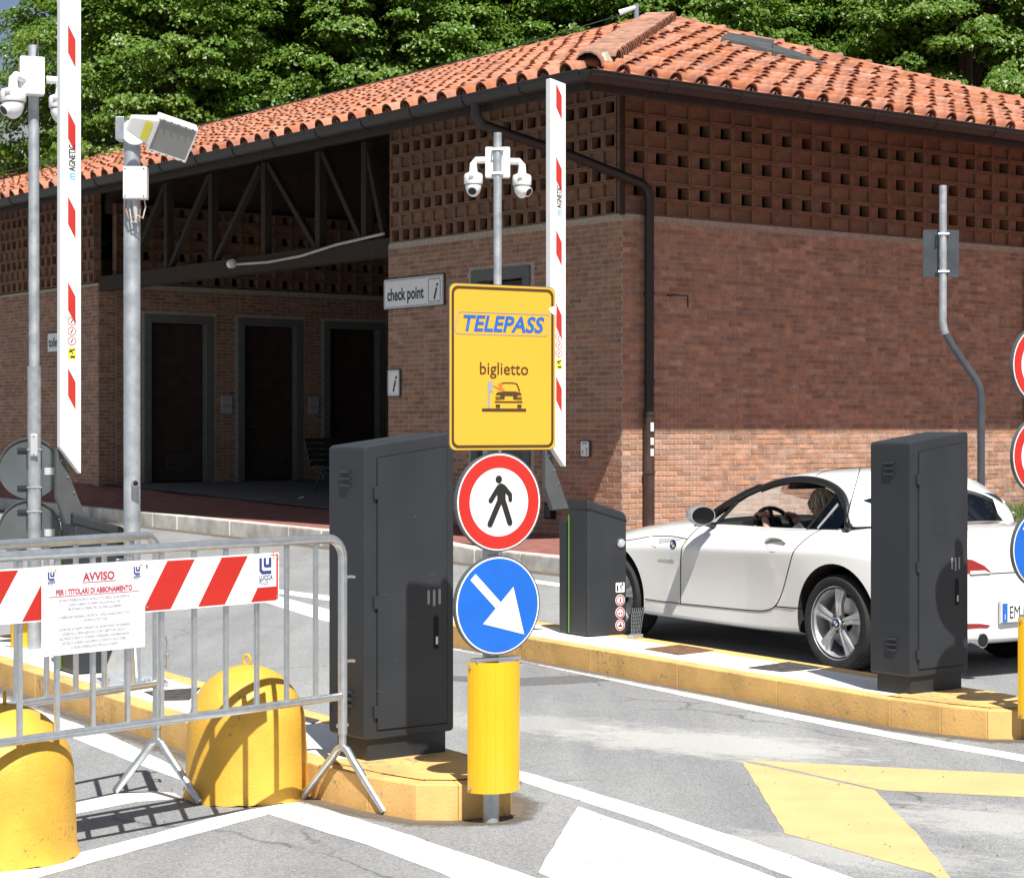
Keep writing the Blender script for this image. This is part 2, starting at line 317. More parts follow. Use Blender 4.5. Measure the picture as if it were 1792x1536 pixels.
# ------------------------------------------------------------------ frames
TH = R(37.5); UR = Vector((math.cos(TH), math.sin(TH), 0)); UL = Vector((-math.sin(TH), math.cos(TH), 0)); CORNER = Vector((1.386, 25, 0))
LA = R(31.8); LP = Vector((math.cos(LA), math.sin(LA), 0)); LS = Vector((-math.sin(LA), math.cos(LA), 0))
def lane(p, s, z=0.): v = LP*p+LS*s; v.z = z; return v
def bl(x, y, z=0.): v = CORNER+UR*x+UL*y; v.z = z; return v
def pave_z(P):
    v = Vector((P[0], P[1], 0)); t = (v-CORNER).dot(UL); xl = (v-CORNER).dot(UR); zf = .17+.0265*min(max(t, 0), 17)
    d = max(0, v.dot(LP)-12.24); f_ = d/(d+max(-xl, 0)+1e-3) if t > 0 else 1.
    return zf*f_+(1-f_)*.215 if t > 0 else .17

# ------------------------------------------------------------------ ground, pavement, markings
g = B(); g.face([(-900,-300,0),(900,-300,0),(900,1600,0),(-900,1600,0)])
struct(g.done('ground', 'asphalt'), 'sun bleached grey asphalt of the toll lanes')
KP = 12.05
rows = []
for i, p in enumerate([KP+.19, 12.5, 12.8, 13.1, 13.4, 13.8, 14.2, 14.7, 15.3, 16, 17, 18, 19.5, 21, 25, 30, 36, 44, 55]):
    r = []
    for s in [2+1.25*q for q in range(48)]:
        P = lane(p, s); r.append((P.x, P.y, pave_z(P)))
    rows.append(r)
b = B().grid(rows); pav = struct(b.done('pavement', 'red_pavement', recalc=True), 'red asphalt pavement along the brick building')
for k in range(44):                                     # kerb stones along the pavement
    s0, s1 = 6+k*1.02, 6+k*1.02+1.008
    z0, z1 = pave_z(lane(KP+.19, s0)), pave_z(lane(KP+.19, s1))
    j = random.uniform(-.006, .006)
    q = [lane(KP+j, s0, -.05), lane(KP+.19, s0, -.05), lane(KP+.19, s1, -.05), lane(KP+j, s1, -.05), lane(KP+j, s0, z0+.012), lane(KP+.19, s0, z0+.012), lane(KP+.19, s1, z1+.012), lane(KP+j, s1, z1+.012)]
    B().hexa(q).done('kerb_stone', 'kerb_stone', pav, bevel=.018)
def mark(name, pts, mat, z=.0016, label=None):
    C = [G(x, y, z) for x, y in pts]; D = []
    for i, c in enumerate(C):
        d = C[(i+1)%len(C)]; m = max(1, int((d-c).length/.11))
        for k in range(m): D.append(c.lerp(d, k/m)+Vector((random.uniform(-.004,.004), random.uniform(-.006,.006), 0)))
    b = B(); b.face(D); bmesh.ops.triangulate(b.bm, faces=b.bm.faces[:]); b.bm.normal_update()
    for f in b.bm.faces:
        if f.normal.z < 0: f.normal_flip()
    return struct(b.done(name, mat, recalc=False), label)
mark('lane_line', [(905,1147),(1060,1179),(1350,1239),(1560,1281),(1792,1320),(2100,1372),(2100,1386),(1792,1332),(1560,1291),(1350,1250),(1060,1188),(905,1156),(790,1126),(560,1062),(440,1032),(440,1044),(560,1080),(790,1136)][:12]+[(790,1136),(560,1084),(440,1046),(440,1030),(560,1062),(790,1124)], 'white_paint', label='white lane line beside the island with the car')
mark('lane_line', [(880,1341),(922,1351),(1140,1416),(1350,1484),(1520,1545),(1700,1612),(1640,1628),(1470,1566),(1350,1521),(1140,1441),(922,1370),(868,1353)], 'white_paint', label='white lane line running from the yellow post to the lower edge')
mark('stop_block', [(1011,1410),(1200,1476),(1350,1532),(1480,1584),(1200,1640),(942,1526)], 'white_paint', label='broad white painted block in the lower middle')
mark('lane_line', [(530,1402),(700,1455),(900,1522),(1040,1572),(920,1590),(796,1537),(640,1476),(470,1424),(455,1409)], 'white_paint', label='white line in front of the central island nose')
mark('lane_line', [(-120,1558),(0,1525),(200,1476),(455,1409),(470,1424),(240,1486),(60,1537),(-60,1575)], 'white_paint', label='white line in front of the two yellow blocks')
mark('edge_line', [(-60,1200),(95,1252),(190,1285),(325,1349),(325,1367),(240,1336),(120,1288),(-60,1222)], 'white_paint', label='white edge line beside the left island')
mark('line_stub', [(80,1412),(200,1388),(262,1383),(305,1387),(318,1396),(240,1402),(129,1424),(60,1436)], 'white_paint', label='short white stub between the yellow blocks')
mark('crossing_line', [(300,990),(480,1030),(577,1042),(700,1064),(700,1074),(577,1051),(480,1037),(300,997)], 'white_paint', label='thin white line beyond the barrier fence')
mark('crossing_line', [(900,1009),(971,1019),(1100,1036),(1100,1042),(971,1025),(900,1015)], 'white_paint', label='white edge line along the far kerb')
mark('lane_arrow', [(1297,1329),(1342,1331),(1792,1354),(1900,1360),(1900,1400),(1792,1394),(1544,1382),(1342,1337)], 'yellow_mark', label='long yellow bar of the road arrow')
mark('lane_arrow', [(1299,1333),(1342,1341),(1532,1382),(1612,1466),(1668,1540),(1700,1580),(1640,1528),(1375,1458),(1342,1402)][:6]+[(1630,1527),(1375,1458),(1342,1402)], 'yellow_mark', label='broad yellow head of the road arrow')
pm('asphalt_dark', (.135,.135,.138), .9, var=.14, scale=40, bump=.4, bscale=200)
mark('asphalt_patch', [(780,1190),(905,1200),(1000,1196),(1110,1187),(1060,1179),(900,1186),(790,1182)], 'asphalt_dark', z=.0008, label='darker strip of repaired asphalt across the middle lane')

def grime_mat():
    m = bpy.data.materials.new('grime'); m.use_nodes = True; nt = m.node_tree; L = nt.links; b = nt.nodes['Principled BSDF']; b.inputs['Roughness'].default_value = .95
    tc = nd(nt, 'ShaderNodeTexCoord'); n = nd(nt, 'ShaderNodeTexNoise'); n.inputs['Scale'].default_value = 7; n.inputs['Detail'].default_value = 10; n.inputs['Roughness'].default_value = .75; L.new(tc.outputs['Object'], n.inputs['Vector'])
    r = nd(nt, 'ShaderNodeValToRGB'); r.color_ramp.elements[0].color = (.06,.055,.05,1); r.color_ramp.elements[1].color = (.20,.15,.10,1); L.new(n.outputs['Fac'], r.inputs['Fac']); L.new(r.outputs['Color'], b.inputs['Base Color'])
    uv = nd(nt, 'ShaderNodeAttribute'); uv.attribute_name = 'fade'; ma = nd(nt, 'ShaderNodeMath'); ma.operation = 'MULTIPLY_ADD'; ma.inputs[1].default_value = .75; L.new(uv.outputs['Fac'], ma.inputs[0])
    n2 = nd(nt, 'ShaderNodeTexNoise'); n2.inputs['Scale'].default_value = 22; n2.inputs['Detail'].default_value = 9; n2.inputs['Roughness'].default_value = .8; L.new(tc.outputs['Object'], n2.inputs['Vector'])
    sb = nd(nt, 'ShaderNodeMath'); sb.operation = 'SUBTRACT'; sb.inputs[1].default_value = .42; L.new(n2.outputs['Fac'], sb.inputs[0]); L.new(sb.outputs[0], ma.inputs[2])
    cl = nd(nt, 'ShaderNodeMapRange'); cl.inputs['From Min'].default_value = .14; cl.inputs['From Max'].default_value = .55; cl.inputs['To Max'].default_value = .95; L.new(ma.outputs[0], cl.inputs['Value']); L.new(cl.outputs[0], b.inputs['Alpha'])
    MATS['grime'] = m
grime_mat()
def grime(line, inn, wide, label, z=.0065):
    me = bpy.data.meshes.new('grime'); V, Fc, A = [], [], []
    for k, (a, c) in enumerate(zip(line, inn)):
        V += [tuple(a), tuple(Vector(a).lerp(Vector(c), .4)), tuple(c)]; A += [1., .55, 0.]
        if k: i = 3*k; Fc += [(i-3,i-2,i+1,i),(i-2,i-1,i+2,i+1)]
    me.from_pydata(V, [], Fc); at_ = me.attributes.new('fade', 'FLOAT', 'POINT'); at_.data.foreach_set('value', A); me.materials.append(MATS['grime']); struct(link('gutter_dirt', me), label)
OUT = [(0,6.4),(0,.63),(.05,.3),(.13,.04),(.28,-.06),(.52,-.08),(.67,.15),(.70,.5),(.70,6.4),(.62,6.65),(.35,6.75),(.08,6.65)]
def island(p0, s0, label, plates):
    e = bpy.data.objects.new('traffic_island', None); COL.objects.link(e); e.location = lane(p0, s0); e.rotation_euler = (0,0,LA); struct(e, label)
    n = len(OUT); cx = Vector((.35, 3.3))
    P = [Vector(q) for q in OUT]
    def inset(i, d=.125):
        a, b_, c = P[i-1], P[i], P[(i+1)%n]; n1 = (b_-a).normalized(); n2 = (c-b_).normalized()
        v = (Vector((-n1.y, n1.x))+Vector((-n2.y, n2.x))).normalized(); k = max(.4, v.dot(Vector((-n1.y, n1.x)))); return b_+v*d/k
    I = [inset(i) for i in range(n)]
    for i in range(n):
        a, c, ai, ci = P[i], P[(i+1)%n], I[i], I[(i+1)%n]; m = max(1, round((c-a).length/.96))
        for k in range(m):
            t0, t1 = k/m, (k+1)/m; g_ = .0006/max(.1, (c-a).length)
            q = [a.lerp(c, t0+g_), a.lerp(c, t1-g_), ai.lerp(ci, t1-g_), ai.lerp(ci, t0+g_)]
            zt = .15+random.uniform(-.002, .002)
            B().hexa([(*v, -.04) for v in q]+[(*v, zt) for v in q]).done('kerb_stone', 'yellow_kerb', e, bevel=.006)
    b = B(); b.face([(*v, .147) for v in I]); b.bm.normal_update(); o = b.done('island_top', 'island_white', e, recalc=True)
    q = [(0.004,.74),(.004,.63),(.054,.30),(.134,.044),(.282,-.055),(.518,-.075),(.666,.152),(.695,.5),(.696,.74)]; q = [(.126,.74),(.126,.66),(.168,.36),(.222,.14),(.31,.062),(.455,.047),(.55,.2),(.576,.53),(.576,.74)]
    b = B(); b.face([(.35+(u_-.35)*1.22, max(v_*1.0-.035*(v_<.4), -.04) if v_ < .74 else v_, .1548) for u_, v_ in q]); b.bm.normal_update(); b.done('nose_top', 'yellow_kerb', e, recalc=True)
    for (pts, mat, nm) in plates:
        b = B(); q = [e.matrix_basis.inverted() @ G(x, y, .15) for x, y in pts]; b.hexa([(v.x, v.y, .14) for v in q]+[(v.x, v.y, .153) for v in q]); b.done(nm, mat, e)
    return e
e1 = island(3.85, 7.14, 'yellow kerbed island under the pedestrian sign', [([(252,1210),(287,1225),(331,1224),(351,1203)], 'iron_plate', 'manhole_cover'), ([(520,1258),(548,1265),(560,1260),(535,1254)], 'iron_plate', 'manhole_cover')])
e2 = island(7.41, 7.44, 'yellow kerbed island beside the white car', [([(1128,1135),(1187,1145.5),(1251,1138),(1190,1128)], 'rust_plate', 'manhole_cover'), ([(1309,1168),(1371,1175),(1442,1168),(1380,1158)], 'iron_plate', 'manhole_cover')])

for (p0, s0, lab) in ((3.85,7.14,'dark dirt along the foot of the left island kerb'),(7.41,7.44,'dark dirt along the foot of the right island kerb')):
    pts = [(0,6.4),(0,3),(0,.63),(.05,.3),(.13,.04),(.28,-.06),(.52,-.08),(.67,.15),(.70,.5),(.70,3),(.70,6.4)]; nn = [(-1,0),(-1,0),(-1,-.1),(-.9,-.3),(-.6,-.8),(-.3,-1),(.2,-1),(.9,-.5),(1,0),(1,0),(1,0)]
    dl, di = [], []
    for (a, c), (u_, v_) in zip(pts, nn):
        w_ = .16; dl.append(lane(p0+a-u_*.01, s0+c-v_*.01, .0024)); di.append(lane(p0+a+u_*w_, s0+c+v_*w_, .0024))
    grime(dl, di, .16, lab)
grime([lane(KP+.01, s_, .003) for s_ in range(6, 50, 4)], [lane(KP-.35, s_, .003) for s_ in range(6, 50, 4)], .3, 'dirt along the foot of the far pavement kerb')
b = B(); P = G(859,1436); grime([P+Vector((math.cos(a)*.02, math.sin(a)*.02, .0032)) for a in [k*.4189 for k in range(16)]], [P+Vector((math.cos(a)*.16, math.sin(a)*.13, .0032)) for a in [k*.4189 for k in range(16)]], .1, 'dirt round the foot of the sign post')

# loose grit and dry leaf bits on the asphalt
r = np.random.default_rng(3); V, Fc = [], []
for k in range(230):
    P = G(r.uniform(0,1792), 1000+536*r.uniform(0,1)**.7, .003); h = r.uniform(.002,.006); i = len(V)
    for a in range(5): V.append((P.x+math.cos(a*1.257+k)*h*r.uniform(.7,1.3), P.y+math.sin(a*1.257+k)*h*r.uniform(.7,1.3), .002))
    V.append((P.x, P.y, .003+h*.9)); Fc += [(i+a, i+(a+1)%5, i+5) for a in range(5)]
pm('grit', (.30,.27,.22), .9, var=.2, isl=.7)
me = bpy.data.meshes.new('grit'); me.from_pydata(V, [], Fc); me.materials.append(MATS['grit']); o = link('grit', me); o['kind'] = 'stuff'; tag(o, 'loose grit scattered over the asphalt', 'grit')

# ------------------------------------------------------------------ the brick pavilion
WZ, LZ0, ROWH, CELL = .0, 4.28, .21, .345
EL, ER, EZ = 2.4, 2.2, 5.52                              # eave overhangs and eave height
XW, YE = 9.0, 26.0                                       # right facade length, far end of the left side
AX, AY, AZ = 4.28, 4.1, 7.89                              # apex
bld = thing('brick_pavilion', 'brick pavilion with terracotta lattice band and red tiled hip roof', 'building', CORNER, TH)
def to_local(v): return Matrix.Rotation(-TH, 3, 'Z') @ (Vector(v)-CORNER)
camL = to_local((0,0,CZ))
def wall_part(name, o, u, length, z0, z1, openings, depth=.35):
    """brick wall: o origin, u unit direction along, outward normal n = right of u; openings (a,b,z0,z1)"""
    o, u = Vector(o), Vector(u); n = Vector((u.y, -u.x, 0))
    b = B()
    cuts = sorted(set([0, length]+[c for q in openings for c in q[:2]])); zs = sorted(set([z0, z1]+[c for q in openings for c in q[2:]]))
    for a, c in zip(cuts, cuts[1:]):
        for e, h in zip(zs, zs[1:]):
            m, w = (a+c)/2, (e+h)/2
            if any(q[0] < m < q[1] and q[2] < w < q[3] for q in openings): continue
            P = [o+u*a, o+u*c, o+u*c-n*depth, o+u*a-n*depth]
            b.hexa([v+Vector((0,0,e)) for v in P]+[v+Vector((0,0,h)) for v in P])
    return b.done(name, 'mortar', bld), o, u, n
bricks = []                                              # (centre, u, n, length, wall)
def lay(w, length, z0, z1, openings, skipz=None):
    ob, o, u, n = w; zc = z0+.03; k = 0
    while zc+.03 < z1:
        x = -.128 if k % 2 else 0.
        while x < length:
            a, c = max(x, 0)+.005, min(x+.252, length)-.005
            if c-a > .04 and not any(a < q[1] and c > q[0] and q[2]-.02 < zc < q[3]+.02 for q in openings):
                bricks.append((o+u*(a+c)/2+Vector((0,0,zc)), u, n, c-a, ob))
            elif c-a > .04:                              # trim bricks beside an opening
                for q in openings:
                    if a < q[1] and c > q[0] and q[2]-.02 < zc < q[3]+.02:
                        for a2, c2 in ((a, q[0]-.005), (q[1]+.005, c)):
                            if c2-a2 > .04: bricks.append((o+u*(a2+c2)/2+Vector((0,0,zc)), u, n, c2-a2, ob))
            x += .262
        zc += .0672; k += 1
DOOR = (1.95, 3.1, 0, 3.65)
wR = wall_part('wall', (0,0,0), (1,0,0), XW, 0, LZ0, []); lay(wR, XW, .12, LZ0-.03, [])
wL = wall_part('wall', (0,5.25,0), (0,-1,0), 4.9, 0, LZ0, [(5.25-DOOR[1], 5.25-DOOR[0], 0, DOOR[3])]); lay(wL, 5.25, .12, LZ0-.03, [(5.25-DOOR[1]-.16, 5.25-DOOR[0]+.16, 0, DOOR[3]+.16)])
wF = wall_part('wall', (0,YE,0), (0,-1,0), YE-14.8, 0, LZ0, []); lay(wF, YE-14.8, .4, LZ0-.03, [])
wE = wall_part('wall', (0,14.799,0), (1,0,0), .34, 0, LZ0, [], .05); lay(wE, .34, .4, LZ0-.03, [])
BO = [(1.0, 2.3, 0, 3.62), (3.0, 4.3, 0, 3.62), (4.95, 6.25, 0, 3.62)]
wB = wall_part('wall', (.35,14.8,0), (1,0,0), 8, 0, LZ0, [(a-.35, c-.35, d, e) for a, c, d, e in BO]); lay(wB, 8, .5, LZ0-.03, [(a-.35-.13, c-.35+.13, d, e+.13) for a, c, d, e in BO])
B().box((-.0+.175, 10, LZ0-.0+.001), (.3, 9.5, .001)) 
# inner walls that close the dark rooms
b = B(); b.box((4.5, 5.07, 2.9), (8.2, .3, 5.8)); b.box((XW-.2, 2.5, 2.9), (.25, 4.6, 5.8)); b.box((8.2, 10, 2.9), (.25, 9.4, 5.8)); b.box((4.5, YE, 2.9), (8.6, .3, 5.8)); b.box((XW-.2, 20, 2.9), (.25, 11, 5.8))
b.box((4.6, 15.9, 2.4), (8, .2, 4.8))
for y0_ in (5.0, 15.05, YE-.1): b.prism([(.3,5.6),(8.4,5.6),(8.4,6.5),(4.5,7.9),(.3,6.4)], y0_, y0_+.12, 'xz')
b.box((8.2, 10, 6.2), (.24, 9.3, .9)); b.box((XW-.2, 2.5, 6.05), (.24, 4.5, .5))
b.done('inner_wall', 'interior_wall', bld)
# stuff and single bricks
def dist(c): return (c-camL).length
bricks.sort(key=lambda q: dist(q[0])+(2.5 if q[0].z > 2.2 else 0)+(0 if q[3] > .2 else 50))
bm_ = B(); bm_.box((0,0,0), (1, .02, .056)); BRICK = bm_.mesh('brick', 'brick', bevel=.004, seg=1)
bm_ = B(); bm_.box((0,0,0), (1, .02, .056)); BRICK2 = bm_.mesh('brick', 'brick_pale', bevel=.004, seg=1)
def put_brick(q):
    c, u, n, ln, ob = q; o_ = link('brick', BRICK2 if ob is wR[0] else BRICK, ob, c+n*(-.004+random.uniform(-.002,.002)), math.atan2(u.y, u.x)+random.uniform(-.004,.004)); o_.scale = (ln, 1, 1)
for q in bricks[:300]: put_brick(q)
bq = {'brick': B(), 'brick_pale': B()}
for c, u, n, ln, ob in bricks[300:]:
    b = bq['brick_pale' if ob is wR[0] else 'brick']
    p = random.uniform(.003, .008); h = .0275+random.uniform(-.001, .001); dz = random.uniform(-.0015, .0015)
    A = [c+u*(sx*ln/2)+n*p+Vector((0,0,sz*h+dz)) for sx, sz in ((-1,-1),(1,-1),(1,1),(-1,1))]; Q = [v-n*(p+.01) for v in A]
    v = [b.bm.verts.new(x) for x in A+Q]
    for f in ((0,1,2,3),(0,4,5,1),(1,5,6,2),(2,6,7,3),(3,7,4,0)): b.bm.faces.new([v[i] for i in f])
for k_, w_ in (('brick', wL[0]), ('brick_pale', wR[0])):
    o = bq[k_].done('brickwork', k_, w_, recalc=False); o['kind'] = 'stuff'

# lattice of hollow terracotta blocks
def block_mesh(kind, cell):
    b = B(); w, h, d, t = cell-.006, ROWH-.006, .15, .022
    b.box((0, d/2, -h/2+t/2), (w, d, t)); b.box((0, d/2, h/2-t/2), (w, d, t))
    for s in (-1, 1): b.box((s*(w/2-t/2), d/2, 0), (t, d, h-2*t-.001))
    if kind == 'solid': b.box((0, .055, 0), (w-2*t, .03, h-2*t-.001))
    if kind == 'half': b.box((-(w-2*t)*.22, .075, 0), ((w-2*t)*.55, .05, h-2*t-.001))
    if kind == 'fin': b.box((-(w/2)+.045, .05, 0), (.04, .10, h-2*t-.001))
    return b.mesh('terracotta_block', 'terracotta')
CL, CRR = .268, .378
BLK = {'solidL': block_mesh('solid', CL), 'fin': block_mesh('fin', CL), 'solidR': block_mesh('solid', CRR), 'half': block_mesh('half', CRR)}
blocks = []
def lattice(o, u, length, rows, first, kind):
    o, u = Vector(o), Vector(u); CELL = CL if kind == 'fin' else CRR; n = int(length/CELL)
    for r in range(rows):
        for k in range(n):
            kd = ('solidL' if kind == 'fin' else 'solidR') if (r+first) % 2 == 0 else kind
            blocks.append((o+u*(CELL*(k+.5))+Vector((0,0,LZ0+.02+ROWH*(r+.5))), math.atan2(u.y, u.x), kd))
lattice((0.02,0,0), (1,0,0), XW, 8, 0, 'half')
lattice((0,5.22,0), (0,-1,0), 5.2, 8, 1, 'fin')
lattice((0,YE,0), (0,-1,0), YE-14.8, 8, 1, 'fin')
lattice((.35,14.8,0), (1,0,0), 8, 7, 1, 'half')
blocks.sort(key=lambda q: dist(q[0]))
lat = B(); lat.box((0.175,.175,LZ0+.9), (.1,.1,1.75)); lat.box((-.015,-.015,LZ0+.88), (.05,.05,1.76)); latt = lat.done('lattice_post', 'timber', bld)
for c, a, kd in blocks[:300]:
    link('terracotta_block', BLK[kd], latt, c, a)
b = B()
for c, a, kd in blocks[300:]:
    M = Matrix.Translation(c) @ Matrix.Rotation(a, 4, 'Z'); off = len(b.bm.verts); me = BLK[kd]
    vs = [b.bm.verts.new(M @ v.co) for v in me.vertices]
    for p in me.polygons: b.bm.faces.new([vs[i] for i in p.vertices])
o = b.done('lattice_blocks', 'terracotta', latt, recalc=False); o['kind'] = 'stuff'
b = B(); b.box((XW/2, .01, LZ0-.012), (XW, .06, .06)); b.box((.01, 2.6, LZ0-.012), (.06, 5.2, .06)); b.done('string_course', 'mortar', bld)
# wall plates and rafters under the eaves
SL_L, SL_R = (AZ-EZ)/(AX+EL), (AZ-EZ)/(AY+ER)
zroofL = lambda x: EZ+(x+EL)*SL_L
zroofR = lambda y: EZ+(y+ER)*SL_R
b = B(); b.box((XW/2, .1, LZ0+1.75), (XW, .2, .16)); b.box((.1, YE/2, LZ0+1.75), (.2, YE-.4, .16)); b.done('wall_plate', 'timber', bld)
for k in range(24):                                      # rafters on the left side
    y = -1.6+k*.95
    x1 = min(1.2, -EL+(y+ER)*(AX+EL)/(AY+ER)-.15)
    if x1 < -EL+.3: continue
    B().hexa([(-EL+.12,y-.05,zroofL(-EL+.12)-.20),(x1,y-.05,zroofL(x1)-.20),(x1,y+.05,zroofL(x1)-.20),(-EL+.12,y+.05,zroofL(-EL+.12)-.20),(-EL+.12,y-.05,zroofL(-EL+.12)-.075),(x1,y-.05,zroofL(x1)-.075),(x1,y+.05,zroofL(x1)-.075),(-EL+.12,y+.05,zroofL(-EL+.12)-.075)]).done('rafter', 'timber', bld)
for k in range(13):
    x = -1.5+k*.95; y1 = min(1.0, -ER+(min(x+EL, 2*AX+EL-x))*(AY+ER)/(AX+EL)-.15)
    if y1 < -ER+.3: continue
    B().hexa([(x-.05,-ER+.12,zroofR(-ER+.12)-.20),(x+.05,-ER+.12,zroofR(-ER+.12)-.20),(x+.05,y1,zroofR(y1)-.20),(x-.05,y1,zroofR(y1)-.20),(x-.05,-ER+.12,zroofR(-ER+.12)-.075),(x+.05,-ER+.12,zroofR(-ER+.12)-.075),(x+.05,y1,zroofR(y1)-.075),(x-.05,y1,zroofR(y1)-.075)]).done('rafter', 'timber', bld)
# truss across the open loggia
b = B(); b.box((.12, 10, LZ0-.02), (.22, 9.6, .26)); b.done('truss_beam', 'timber', bld)
ys = [6.0+.0, 7.3, 8.95, 10.7, 12.3, 13.8]
for k, y in enumerate(ys): B().box((.12, y, LZ0+.85), (.13, .13, 1.5)).done('truss_post', 'timber', bld)
for y0, y1 in ((5.5,6.0),(6.0+.1,7.2),(7.4,8.85),(10.6,9.1),(12.2,10.8),(13.7,12.4)):
    # top of the brace is y1 side nearer the middle on the left half, reversed on the right
    d = Vector((0, y1-y0, 1.45)); c = Vector((.12, (y0+y1)/2, LZ0+.85)); ang = math.atan2(d.y, d.z)
    B().box(c, (.10, .09, d.length), Matrix.Rotation(-ang, 3, 'X')).done('truss_brace', 'timber', bld)
b = B().tube([(-.05, 5.3, LZ0+.17), (-.05, 6.6, LZ0+.10), (-.05, 7.6, LZ0+.0), (-.05, 8.6, LZ0-.03), (-.05, 9.6, LZ0+.0)], .022, 8); b.done('conduit', 'cable', bld, smooth=True)
B().lathe([(.03,0),(.075,.02),(.075,.10),(.03,.14)], 14, (-.05,9.72,LZ0+.02), 'y').done('flood_lamp', 'white_plastic', bld, smooth=True)
# doors of the loggia and of the check point
def door(o, u, w, z0, h, name='door', glass=False):
    e = Vector(o); u = Vector(u); n = Vector((u.y,-u.x,0)); rz = math.atan2(u.y,u.x)
    fr = B(); t = .15
    for x in (-w/2-t/2+.01, w/2+t/2-.01): fr.box((x, .05, h/2), (t, .16, h))
    fr.box((0, .05, h+t/2), (w+2*t-.02, .16, t)); f = fr.done('door_frame', 'stone_grey', bld, e+Vector((0,0,z0)), rz, bevel=.008)
    d = B().box((0, .22, h/2), (w-.02, .05, h-.02)).done('door_leaf', 'door_wood', f, bevel=.004)
    if glass: B().box((0, .185, h*.55), (w-.3, .006, h*.6)).done('pane', 'glass_dark', f)
    else:
        v = B()
        for k in range(5): v.box((.1, .19, .28+k*.045), (.40, .02, .012))
        v.box((.1,.192,.25),(.46,.022,.02)); v.box((.1,.192,.50),(.46,.022,.02)); v.box((-.14,.192,.375),(.02,.022,.25)); v.box((.34,.192,.375),(.02,.022,.25)); v.done('vent_grille', 'anthracite_edge', f)
        B().tube([(-.33,.19,1.05),(-.33,.14,1.05),(-.22,.135,1.05)], .011, 8).done('handle', 'steel', f, smooth=True)
    return f
for a, c, d, e in BO: door(((a+c)/2, 14.8, 0), (1,0,0), c-a-.12, .58, 3.0)
door((0, (DOOR[0]+DOOR[1])/2, 0), (0,-1,0), DOOR[1]-DOOR[0]-.12, .2, 3.42, glass=True)
# floor of the loggia
rows = [[(x, y, .17+.0265*min(max(y,0),17)+.012) for y in (5.4, 8, 11, 14.75)] for x in (0.02, 2, 4, 6, 8)]
B().grid(rows).done('loggia_floor', 'floor_concrete', bld)

# roof: deck, covered by flat pan tiles and half-round cover tiles
b = B(); E0, E1, E2, E3 = Vector((-EL,-ER,EZ)), Vector((2*AX+EL,-ER,EZ)), Vector((-EL,YE+2,EZ)), Vector((2*AX+EL,YE+2,EZ)); A0, A1 = Vector((AX,AY,AZ)), Vector((AX,YE+2,AZ))
for f in ([E0,E1,A0],[E0,A0,A1,E2],[E1,E3,A1,A0]):
    lo = [v-Vector((0,0,.05)) for v in f]; b.face(f); b.face(lo[::-1])
b.face([E2,A1,E3]); 
roof = b.done('roof', 'timber', bld, recalc=False)
PIT, EXP, TL = .39, .36, .43
def tile_mesh(kind, seg=7):
    b = B(); r0, r1 = .110, .088                         # x along eave, y up the slope, z normal
    if kind == 'cover':
        rr = []
        for (yy, r, zo) in ((0, r0, .035), (TL, r1, .012)):
            for k, dr in ((0, 0), (1, -.014)): rr.append([(math.cos(math.pi*i/seg)*(r+dr), yy, zo+math.sin(math.pi*i/seg)*(r+dr)*1.05-.012) for i in range(seg+1)])
        b.grid([rr[0], rr[2]]); b.grid([rr[1], rr[0]]); b.grid([rr[3], rr[1]])
    else:
        w = PIT*.47; xs = (-w, -w*.8, 0, w*.8, w); zz = (.05, .018, .008, .018, .05)
        top = [[(x, yy, z+lift) for x, z in zip(xs, zz)] for yy, lift in ((0, .022), (TL, 0))]
        b.grid(top); b.grid([[(x, 0, z+.022-.02) for x, z in zip(xs, zz)], top[0]])
    return b.mesh('cover_tile' if kind == 'cover' else 'pan_tile', 'roof_tile', smooth=True, recalc=False)
TM = {k: tile_mesh(k) for k in ('cover', 'pan')}
tiles = []
def slope(o, e, g, length, inside):
    o, e, g = Vector(o), Vector(e).normalized(), Vector(g).normalized(); n = e.cross(g).normalized()
    M0 = Matrix((e, g, n)).transposed().to_4x4()
    for i in range(int(length/PIT)+1):
        for j in range(21):
            jx, jy = random.uniform(-.016,.016), random.uniform(-.05,.05)
            for kd, ex in (('cover', i*PIT), ('pan', (i+.5)*PIT)):
                P = o+e*(ex+jx)+g*(j*EXP-.15+jy*(j>0))+n*.012
                if not inside(o+e*ex+g*(j*EXP+.12)): continue
                M = Matrix.Translation(P) @ M0 @ Matrix.Rotation(random.gauss(0,.018) if random.random() > .05 else random.gauss(0,.09), 4, 'Z')
                tiles.append((P, M, kd))
slope(E0, (1,0,0), A0-Vector((AX,-ER,EZ)), 2*(AX+EL), lambda P: P.y < AY-.05 and (P.x+EL) > (P.y+ER)*(AX+EL)/(AY+ER)-.02 and (2*AX+EL-P.x) > (P.y+ER)*(AX+EL)/(AY+ER)-.05)
slope(E2, (0,-1,0), A1-Vector((-EL,YE+2,EZ)), YE+2+ER, lambda P: P.x < AX-.05 and (P.y+ER) > (P.x+EL)*(AY+ER)/(AX+EL)-.02)
tiles.sort(key=lambda q: dist(q[0]))
cnt = {'cover': 0, 'pan': 0}; bs = {'cover': B(), 'pan': B()}
for P, M, kd in tiles:
    if cnt[kd] < 300:
        o = link(TM[kd].name, TM[kd], roof); o.matrix_basis = M; cnt[kd] += 1
    else:
        b = bs[kd]; vs = [b.bm.verts.new(M @ v.co) for v in TM[kd].vertices]
        for p in TM[kd].polygons: b.bm.faces.new([vs[i] for i in p.vertices])
for kd in bs:
    o = bs[kd].done('cover_tiles' if kd == 'cover' else 'pan_tiles', 'roof_tile', roof, smooth=True, recalc=False); o['kind'] = 'stuff'
